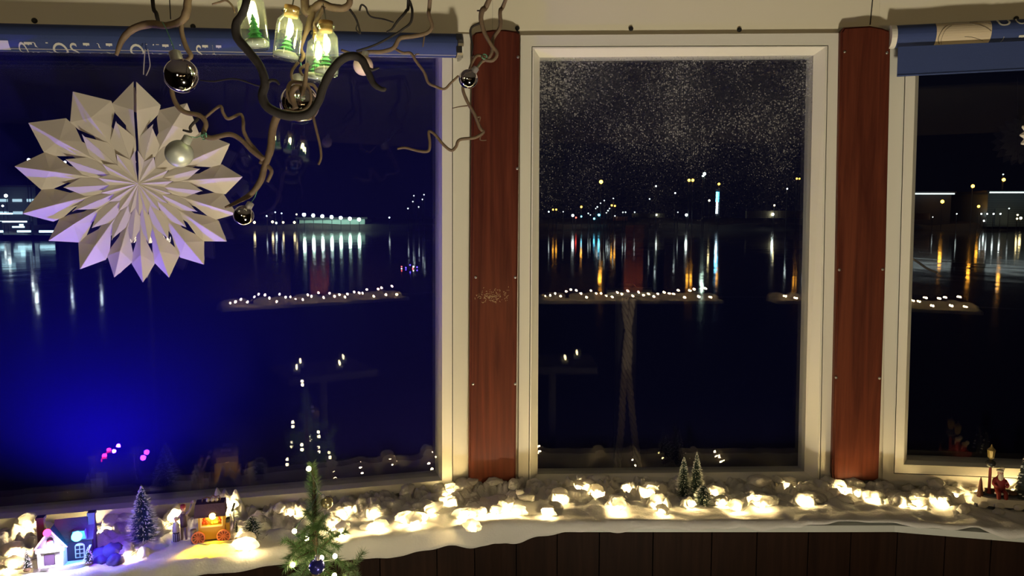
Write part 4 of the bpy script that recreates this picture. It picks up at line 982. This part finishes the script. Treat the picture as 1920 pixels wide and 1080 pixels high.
needles.build('needles', NEED, tree, kind='stuff')
tl = thing('tree_lights', 'warm string lights wound round the small spruce', 'lights', P(592, 1000, YT-.03))
TBP = [(579, 879, -.034), (552, 996, -.04), (628, 1043, -.05), (549, 1059, -.05), (627, 1079, -.04), (603, 1046, -.045), (575, 1010, .03), (536, 1090, -.03), (660, 1100, -.04)]
for x, y, dy in TBP: MB().ball(P(x, y, YT+dy), .0042, 9, 7).build('bulb', TREEB, tl, True)
for i in range(5):
    a = i*1.9; z = .52+.04*i; r_ = .20-.015*i
    MB().ball((tb.x+r_*cos(a), tb.y-.08+r_*.6*sin(a), z), .0042, 9, 7).build('bulb', TREEB, tl, True)
MB().tube(spline([tuple(P(x, y+3, YT+dy+.004)) for x, y, dy in [(579, 879, -.034), (596, 915, -.015), (582, 950, -.015), (552, 996, -.04), (590, 1020, -.03), (628, 1043, -.05), (603, 1050, -.045), (549, 1059, -.05), (590, 1085, -.05), (627, 1083, -.04)]], 6), .0008, 5).build('wire', mat('tree_wire', (.03, .06, .03), .5), tl)
bauble('dark blue bauble hanging low on the front of the spruce', 594, 1062, 15.5, YT-.07, BLUEB, (.1, 1), [(596, 1028, YT-.03)])
bauble('dull golden bauble at the right side of the spruce top', 613, 942, 12, YT+.005, GOLDB, (-.6, 1), [(594, 918, YT)])

# ------------------------------------------------------------------ behind the viewer: added fill lamp, unseen; low table and second sill, seen only as reflections
lp = thing('floor_lamp', 'unseen fill lamp with glowing shade added behind the viewer', 'lamp', (-.45, -.85, 0)); T_ = Matrix.Translation((-.45, -.85, 0))  # added as weak fill, no such lamp is in view
MB().lathe([(.14, 0), (.14, .02), (.02, .03)], 28, T_).build('base', BLACK, lp)
MB().lathe([(.008, .02), (.008, 1.36)], 12, T_).build('pole', BLACK, lp, True)
MB().lathe([(.105, 1.34), (.08, 1.50)], 28, T_, False).build('shade', glow('lamp_shade', (1, .84, .58), FILL_E), lp, True)
lp = thing('uplighter', 'unseen low uplighter bowl below the picture, form made up to light only upward', 'lamp', (.35, .20, 0)); T_ = Matrix.Translation((.35, .20, 0))  # follows the light from below; bowl made up to keep it off the boards
MB().lathe([(.10, 0), (.10, .015), (.02, .025), (.02, .17)], 28, T_).build('base', BLACK, lp)
MB().lathe([(.02, .16), (.10, .19), (.135, .25), (.14, .30), (.136, .30), (.130, .25), (.098, .20), (.02, .175)], 32, T_, False).build('bowl', BLACK, lp, True)
MB().lathe([(.115, .255), (.02, .256)], 32, T_).build('diffuser', glow('uplight_diffuser', (1, .88, .64), UP_E), lp)
tt = thing('side_table', 'small dark wooden table behind the viewer', 'table', (.2, -.22, 0))
TBK = mat('table_black', (.006, .005, .005), .9, spec=.05)
MB().box((.2, -.22, .735), (.42, .34, .03)).build('tabletop', TBK, tt)
MB().lathe([(.12, 0), (.12, .02), (.02, .03), (.02, .72)], 20, Matrix.Translation((.2, -.22, 0))).build('pedestal', TBK, tt)
for i, (x, y) in enumerate(((.06, -.16), (.12, -.30), (.26, -.15), (.33, -.29))):
    g = thing('tealight', 'glass tealight on the small table behind the viewer, number %s from its left edge' % ('one', 'two', 'three', 'four')[i], 'candle', (x, y, .75), 'tealights on the small table')
    MB().lathe([(.018, .750), (.024, .80)], 14, Matrix.Translation((x, y, 0)), False).build('cup', JARG, g, True)
    MB().lathe([(.017, .751), (.017, .768)], 14, Matrix.Translation((x, y, 0))).build('wax', FROST, g, True)
    MB().ball((x, y, .780), .005, 8, 6, (1, 1, 2)).build('flame', glow('flame', (1, .75, .4), 40), g, True)
YB = -2.60
bs = MB().box((.93, YB+.12, ZS-.012), (1.46, .24, .024)); o = struct(bs.build('trim_4', WHITE), 'white windowsill on the wall behind the viewer')
bs = MB().box((2.55, YB+.12, ZS-.012), (.95, .24, .024)); o = struct(bs.build('trim_5', WHITE), 'short white windowsill at right on the wall behind the viewer')
struct(MB().box((.98, YB+.03, 1.10), (.15, .06, .62)).build('trim_6', RED), 'red-brown post on the wall behind the viewer')
for i, x in enumerate((.82, 1.16)): struct(MB().box((x, YB+.015, 1.08), (.13, .03, .46)).build('trim_%d' % (7+i), WHITE), 'white window frame beside the post behind the viewer, %s' % ('first', 'second')[i])
mb = MB()
for x0, x1, nn in ((.22, 1.64, 60), (2.10, 3.0, 26)):
    for i in range(nn):
        x = rnd.uniform(x0, x1); y = YB+rnd.uniform(.03, .20); r_ = rnd.uniform(.025, .045)
        mb.ball((x, y, ZS+r_*.5), r_, 9, 6, (1.5, 1, .8))
tag(mb.build('cotton_wool', COTTON, None, True), 'white cotton wool on the sill behind the viewer', 'cotton', kind='stuff')
fl2 = thing('fairy_lights', 'warm white fairy light string on the sill behind the viewer', 'lights', (1, YB+.12, ZS+.02))
pp = []
for x0, x1, nn in ((.24, 1.62, 34), (2.12, 2.98, 12)):
    for i in range(nn):
        p = (x0+(x1-x0)*(i+.5)/nn, YB+rnd.uniform(.16, .25), ZS+rnd.uniform(.02, .095)); pp.append(p)
        MB().ball(p, .006, 8, 6).build('bulb', glow('back_bulb', (1, .68, .28), 650), fl2, True)
MB().tube([(x, y, z-.008) for x, y, z in pp], .0012, 5).build('wire', WIRE, fl2)

# ------------------------------------------------------------------ outside: rope, water, far shore
rp = thing('mooring_rope', 'thick twisted rope hanging outside the middle window, split in two at the bottom', 'rope', P(1178, 900, 2.0))
def strand(pts, rad, nm):
    q = spline(pts, 8); C_ = [P(x, y, 2.0) for x, y in q]
    for ph in (0, 2.09, 4.19):
        L_ = 0; out = []
        for i, p in enumerate(C_):
            if i: L_ += (p-C_[i-1]).length
            a = ph+L_*95; out.append(p+V((cos(a), sin(a), 0))*rad*.55)
        MB().tube(out, rad*.62, 7).build(nm, ROPE, rp, True)
strand([(1186, 560), (1182, 590), (1175, 640), (1171, 690), (1168, 740), (1165, 800), (1160, 850), (1156, 900), (1152, 960)], 6.4*2/F, 'rope_leg')
strand([(1172, 560), (1173, 590), (1180, 640), (1178, 690), (1182, 740), (1188, 800), (1194, 850), (1200, 900), (1205, 960)], 6.4*2/F, 'rope_leg')
c = P(1179, 556, 2.0); MB().lathe([(.03, -.6), (.03, c.z), (.038, c.z+.01), (.02, c.z+.03)], 16, Matrix.Translation((c.x, c.y+.045, 0))).build('bollard', mat('bollard', (.006, .006, .007), .7), rp, True); MB().tube([c+V((-.06, 0, .012)), c+V((.06, 0, .012))], .012, 10).build('cleat', mat('cleat', (.02, .02, .02), .5), rp)
wl = thing('mooring_line', 'pale slack line outside at the left side of the right window', 'rope', P(1738, 505, 2.6))
MB().tube([P(x, y, 2.6) for x, y in spline([(1700, 478), (1722, 492), (1738, 503), (1757, 511)], 6)], .004, 7).build('line', mat('pale_line', (.8, .8, .78), .8), wl, True)

wm = D.materials.new('harbour_water'); wm.use_nodes = True; nt = wm.node_tree; b = nt.nodes['Principled BSDF']
b.inputs['Base Color'].default_value = (.002, .003, .006, 1); b.inputs['Roughness'].default_value = .065; b.inputs['IOR'].default_value = 1.33
tc = nt.nodes.new('ShaderNodeTexCoord'); mp = nt.nodes.new('ShaderNodeMapping'); mp.inputs['Scale'].default_value = (.9, .45, 1)
nz = nt.nodes.new('ShaderNodeTexNoise'); nz.inputs['Scale'].default_value = .6; nz.inputs['Detail'].default_value = 2
bp_ = nt.nodes.new('ShaderNodeBump'); bp_.inputs['Strength'].default_value = .05; bp_.inputs['Distance'].default_value = .25
nt.links.new(tc.outputs['Object'], mp.inputs['Vector']); nt.links.new(mp.outputs[0], nz.inputs['Vector']); nt.links.new(nz.outputs['Fac'], bp_.inputs['Height']); nt.links.new(bp_.outputs[0], b.inputs['Normal'])
ZW = -.15
wat = MB().add([(-400, 2.6, ZW), (400, 2.6, ZW), (400, 119, ZW), (-400, 119, ZW)], [(0, 1, 2, 3)]).build('water', wm); tag(wat, 'dark calm harbour water outside the windows', 'water', kind='structure')
YS = 120.0
bank = MB(); n_ = 120; top = [.75+.5*NZ.noise(V((i*.35, 0, 0)))+.25*NZ.noise(V((i*1.3, 2, 0))) for i in range(n_+1)]
for i in range(n_):
    x0 = -150+300*i/n_; x1 = -150+300*(i+1)/n_
    bank.hexa([V((x0, YS-2, ZW-.3)), V((x1, YS-2, ZW-.3)), V((x1, YS+14, ZW-.3)), V((x0, YS+14, ZW-.3))], [V((x0, YS, top[i])), V((x1, YS, top[i+1])), V((x1, YS+14, top[i+1]+1)), V((x0, YS+14, top[i]+1))])
tag(bank.build('land', mat('quay', (.05, .045, .035), .95, bump=.5, bscale=.5)), 'dark quay bank along the far shore', 'land', kind='structure')

LCOL = {'a': ((1, .42, .035), 'amber'), 'w': ((.85, 1, .92), 'white'), 'g': ((.72, 1, .78), 'greenish white'), 'c': ((.15, .75, 1), 'cyan'), 'r': ((1, .08, .05), 'red'), 'y': ((1, .80, .35), 'yellow')}
LIGHTS = []   # px, py, radius px, colour, strength
for i in range(7): LIGHTS.append((570+i*17.2, 402.5+i*1.5, 4.2, 'g', 55))
LIGHTS += [(477, 417, 3, 'y', 16), (511, 416, 3, 'y', 16), (518, 418, 2.5, 'w', 12), (531, 417, 2.5, 'y', 14), (552, 417, 3, 'y', 14), (556, 402, 2, 'y', 10), (500, 405, 1.6, 'w', 10), (516, 398, 1.6, 'w', 8), (528, 400, 1.6, 'w', 8),
  (54, 300, 4, 'w', 30), (50, 326, 3, 'w', 20), (122, 304, 3, 'w', 20), (178, 304, 3, 'w', 20), (11, 367, 4, 'w', 18), (5, 386, 2.5, 'w', 14), (730, 408, 1.8, 'w', 8),
  (765, 391, 1.5, 'w', 8), (774, 378, 1.4, 'w', 8), (776, 367, 1.4, 'w', 8), (785, 388, 1.4, 'w', 8), (792, 374, 1.4, 'w', 8), (795, 365, 1.4, 'w', 8)]
LIGHTS += [(1037, 393, 2.2, 'a', 26), (1043, 393, 2.2, 'a', 26), (1029, 397, 1.5, 'w', 14), (1056, 397, 1.2, 'w', 8), (1074, 404, 3, 'w', 30), (1080, 408, 2, 'r', 12), (1090, 388, 2.5, 'a', 36), (1090, 406, 2, 'c', 14), (1127, 341, 4.6, 'a', 46),
  (1123, 403, 2.6, 'c', 34), (1114, 410, 2.4, 'c', 14), (1147, 385, 2.2, 'a', 30), (1153, 386, 2.2, 'a', 30), (1103, 400, 1.4, 'w', 10), (1107, 403, 1.2, 'w', 8), (1120, 388, 1.5, 'w', 10), (1126, 381, 1.3, 'w', 8), (1133, 376, 1.3, 'w', 8), (1150, 372, 1.3, 'w', 8), (1140, 395, 1.5, 'w', 10), (1137, 399, 1.3, 'w', 8), (1143, 391, 1.3, 'w', 8), (1153, 405, 1.4, 'w', 8), (1117, 391, 1.2, 'w', 8),
  (1168, 398, 1.4, 'w', 9), (1173, 398, 1.4, 'w', 9), (1190, 398, 1.4, 'w', 9), (1231, 403, 1.8, 'w', 26), (1230, 349, 2, 'w', 10), (1218, 373, 1.5, 'w', 8), (1287, 403, 3, 'w', 34), (1266, 362, 2, 'w', 8), (1271, 398, 1.3, 'w', 8),
  (1292, 338, 3.4, 'a', 36), (1299, 338, 3.4, 'a', 36), (1321, 326, 3.6, 'g', 50), (1318, 330, 2.2, 'g', 30), (1348, 345, 3, 'a', 30), (1330, 376, 2.4, 'y', 30), (1452, 385, 2, 'y', 22), (1449, 402, 3, 'w', 34), (1494, 335, 2.4, 'a', 26), (1499, 335, 2, 'a', 20), (1476, 354, 1.8, 'w', 16), (1511, 342, 1.8, 'w', 22)]
LIGHTS += [(1767, 378, 4.2, 'a', 40), (1824, 349, 4, 'a', 44), (1882, 337, 4, 'a', 44), (1881, 327, 1.5, 'w', 8), (1835, 387, 3.2, 'a', 34), (1840, 401, 1.8, 'w', 20), (1851, 401, 1.6, 'w', 20), (1863, 401, 1.8, 'w', 24), (1876, 401, 1.8, 'w', 24), (1845, 414, 2, 'w', 20), (1794, 401, 1.4, 'w', 10), (1908, 403, 2, 'y', 24), (1914, 409, 3, 'y', 24), (1907, 410, 2, 'y', 20), (1892, 391, 1.4, 'w', 8), (1749, 407, 1.2, 'w', 6)]
WORDS = 'first second third fourth fifth sixth seventh eighth ninth tenth eleventh twelfth thirteenth fourteenth fifteenth sixteenth seventeenth eighteenth nineteenth twentieth'.split()+['twenty-'+x for x in 'first second third fourth fifth sixth seventh eighth ninth'.split()]
cnts = {}
poleM = mat('lamp_pole', (.05, .05, .05), .6)
for x, y, r, c, e in sorted(LIGHTS):
    win = 'left' if x < 850 else ('middle' if x < 1600 else 'right'); j = cnts.get((win, c), 0); cnts[win, c] = j+1
    col, nm = LCOL[c]; p = P(x, y, YS-1.5); rr_ = r*.74*YS/F
    if x > 1840 and y > 385: p = P(x, y, YS-5)
    o = thing('shore_light', '%s %s light from the left on the far shore in the %s window' % (WORDS[j], nm, win), 'light', p, 'lights along the far shore')
    MB().ball(p, rr_, 8, 6).build('lamp_head', glow('shore_%s_%d' % (c, e), col, e*(.45 if c == 'a' else .7)), o, True)
    MB().tube([V((p.x, p.y+.1, ZW)), V((p.x, p.y+.1, p.z-rr_))], .05, 5).build('pole', poleM, o)
# buildings
GRB = mat('hall_wall', (.12, .145, .155), .8); DKB = mat('far_dark', (.03, .03, .035), .8)
def hall(nm, label, x0, x1, ytop, Y, dep, m, ybot=424):
    a, b_ = P(x0, ytop, Y), P(x1, ytop, Y); o = thing(nm, label, 'building', ((a.x+b_.x)/2, Y, .5))
    z0 = .4; zt = a.z; dz = b_.z-a.z
    MB().hexa([V((a.x, Y, z0)), V((b_.x, Y, z0)), V((b_.x, Y+dep, z0)), V((a.x, Y+dep, z0))], [V((a.x, Y, zt)), V((b_.x, Y, zt)), V((b_.x, Y+dep, zt)), V((a.x, Y+dep, zt))]).build('wall', m, o)
    MB().box(((a.x+b_.x)/2, Y+dep/2, zt+.15), (b_.x-a.x+1, dep+1, .3)).build('roof', DKB, o)
    return o, a.x, b_.x, zt
STRIP = glow('eaves_light', (.85, 1, .93), 1.5)
o, xa, xb, zt = hall('warehouse', 'long pale hall lit along its eaves in the right window', 1853, 2300, 361, YS-2, 20, GRB)
MB().box(((xa+xb)/2, YS-4.0, zt-.05), (xb-xa+2, .25, .22)).build('eaves_light', STRIP, o)
for i in range(12): MB().box(((xa+xb)/2, YS-2.04, .9+i*.34), (xb-xa, .06, .10)).build('cladding_board', mat('cladding', (.17, .20, .21), .7), o)
xd = P(1878, 400, YS-2).x; MB().box((xd, YS-2.1, 1.9), (2.2, .1, 2.6)).build('gate', mat('hall_gate', (.14, .17, .18), .7), o)
o, xa, xb, zt = hall('warehouse', 'low dark shed with a bright eaves line at the left of the right window', 1690, 1784, 363, YS+1, 12, DKB)
MB().box(((xa+xb)/2, YS+.2, zt-.05), (xb-xa, .25, .22)).build('eaves_light', STRIP, o)
o, xa, xb, zt = hall('quay_hall', 'grey hall with lit floors at the far left edge of the left window', -180, 66, 351, YS+1, 20, GRB)
MB().box(((xa+xb)/2, YS-1.6, 1.2), (xb-xa, .2, .25)).build('foot_light', glow('foot_light', (.7, .95, 1), 2.2), o)
for i in range(9):
    for j in range(2): MB().box((xa+2+i*2.3, YS+.95, 2.6+j*2.0), (1.5, .12, .45)).build('window', glow('hall_window', (.6, .9, 1), .35 if (i+j) % 3 else .9), o)
o, xa, xb, zt = hall('quay_shed', 'low lit quay shed under the row of seven floodlights', 561, 684, 411, YS+.6, 6, mat('shed', (.35, .5, .45), .8))
sg_ = thing('tower_sign', 'slim tower with a vertical blue and white illuminated sign in the middle window', 'sign', P(1345, 412, YS))
for i in range(15):
    y = 361+i*2.75; up_ = i < 7
    MB().box(P(1345.5-(i*.12), y, YS-.4), (.46 if up_ else .30, .12, .17)).build('lit_panel', glow('sign_c', (.10, .62, 1), 12) if up_ else glow('sign_w', (.75, .95, 1), 11), sg_)
MB().box(P(1345, 385, YS), (.6, .5, 5.2)).build('mast', DKB, sg_)
for lab, x0, x1, y0, y1, m in (('brown lit bank wall at right in the middle window', 1399, 1512, 395, 409, (.20, .15, .08)), ('low lit bank wall in the centre of the middle window', 1186, 1246, 400, 408, (.20, .16, .09)), ('orange lit wall at left in the middle window', 1150, 1176, 406, 414, (.45, .16, .08)), ('orange-brown lit wall at the left edge of the right window', 1700, 1742, 400, 412, (.35, .18, .08))):
    a, b_ = P(x0, y0, YS-1), P(x1, y1, YS-1); tag(MB().box(((a.x+b_.x)/2, YS-1, (a.z+b_.z)/2), (b_.x-a.x, .6, a.z-b_.z)).build('bank_wall', mat('bw%d' % x0, m, .9, bump=.3, bscale=2), None), lab, 'wall')
# ferry landing and a made-up boat for reflected lights
fy = 62.0; o = thing('ferry_landing', 'low floating landing stage with lit windows at the far left of the left window', 'pier', P(30, 450, fy))
def fbx(nm, x0, x1, y0, y1, m, Y=fy, th=.3):
    a, b_ = P(x0, y0, Y), P(x1, y1, Y); MB().box(((a.x+b_.x)/2, Y, (a.z+b_.z)/2), (b_.x-a.x, th, a.z-b_.z)).build(nm, m, o)
fbx('deck', -60, 112, 440, 452, mat('landing', (.10, .13, .15), .7), fy+.6, 2)
LW = glow('landing_light', (.55, .95, 1), 3); 
for x0, x1, y0, y1 in ((-20, 28, 448.5, 450), (48, 70, 445.5, 447), (75, 100, 432, 436), (74, 100, 444.5, 446), (34, 56, 432, 435.5), (25, 44, 424, 427), (-10, 4, 432, 436), (0, 22, 399, 402), (38, 42, 420, 424)): fbx('light_strip', x0, x1, y0, y1, LW)
for x0, x1 in ((0, 3), (60, 62), (104, 107)): fbx('post', x0, x1, 415, 441, DKB)
o = thing('small_boat', 'made-up small boat carrying reflection-like blue and white lights in the left window', 'boat', P(775, 506, 25))  # boat form made up; its lights imitate indoor diodes reflected in glass
mb = MB(); A = [P(750, 506, 25), P(797, 506, 25)]
mb.hexa([A[0]+V((.08, -.2, -.12)), A[1]+V((-.08, -.2, -.12)), A[1]+V((-.08, .2, -.12)), A[0]+V((.08, .2, -.12))], [A[0]+V((0, -.3, .06)), A[1]+V((.08, -.25, .06)), A[1]+V((.08, .25, .06)), A[0]+V((0, .3, .06))]); mb.build('hull', mat('hull', (.03, .03, .06), .5), o)
MB().tube([P(770, 504, 25), P(770, 480, 25)], .012, 6).build('mast', poleM, o)
for x, y, c, e in ((753, 504, 'w', 6), (761, 502, 'b', 6), (774, 503, 'r', 5), (775, 500, 'w', 6), (782, 501, 'b', 6), (769, 497, 'b', 2), (753, 500, 'r', 3)):
    MB().ball(P(x, y, 24.6), .021, 7, 5).build('lamp', glow('boat_%s' % c, {'w': (1, .9, .85), 'b': (.12, .06, 1), 'r': (1, .1, .1)}[c], e), o, True)
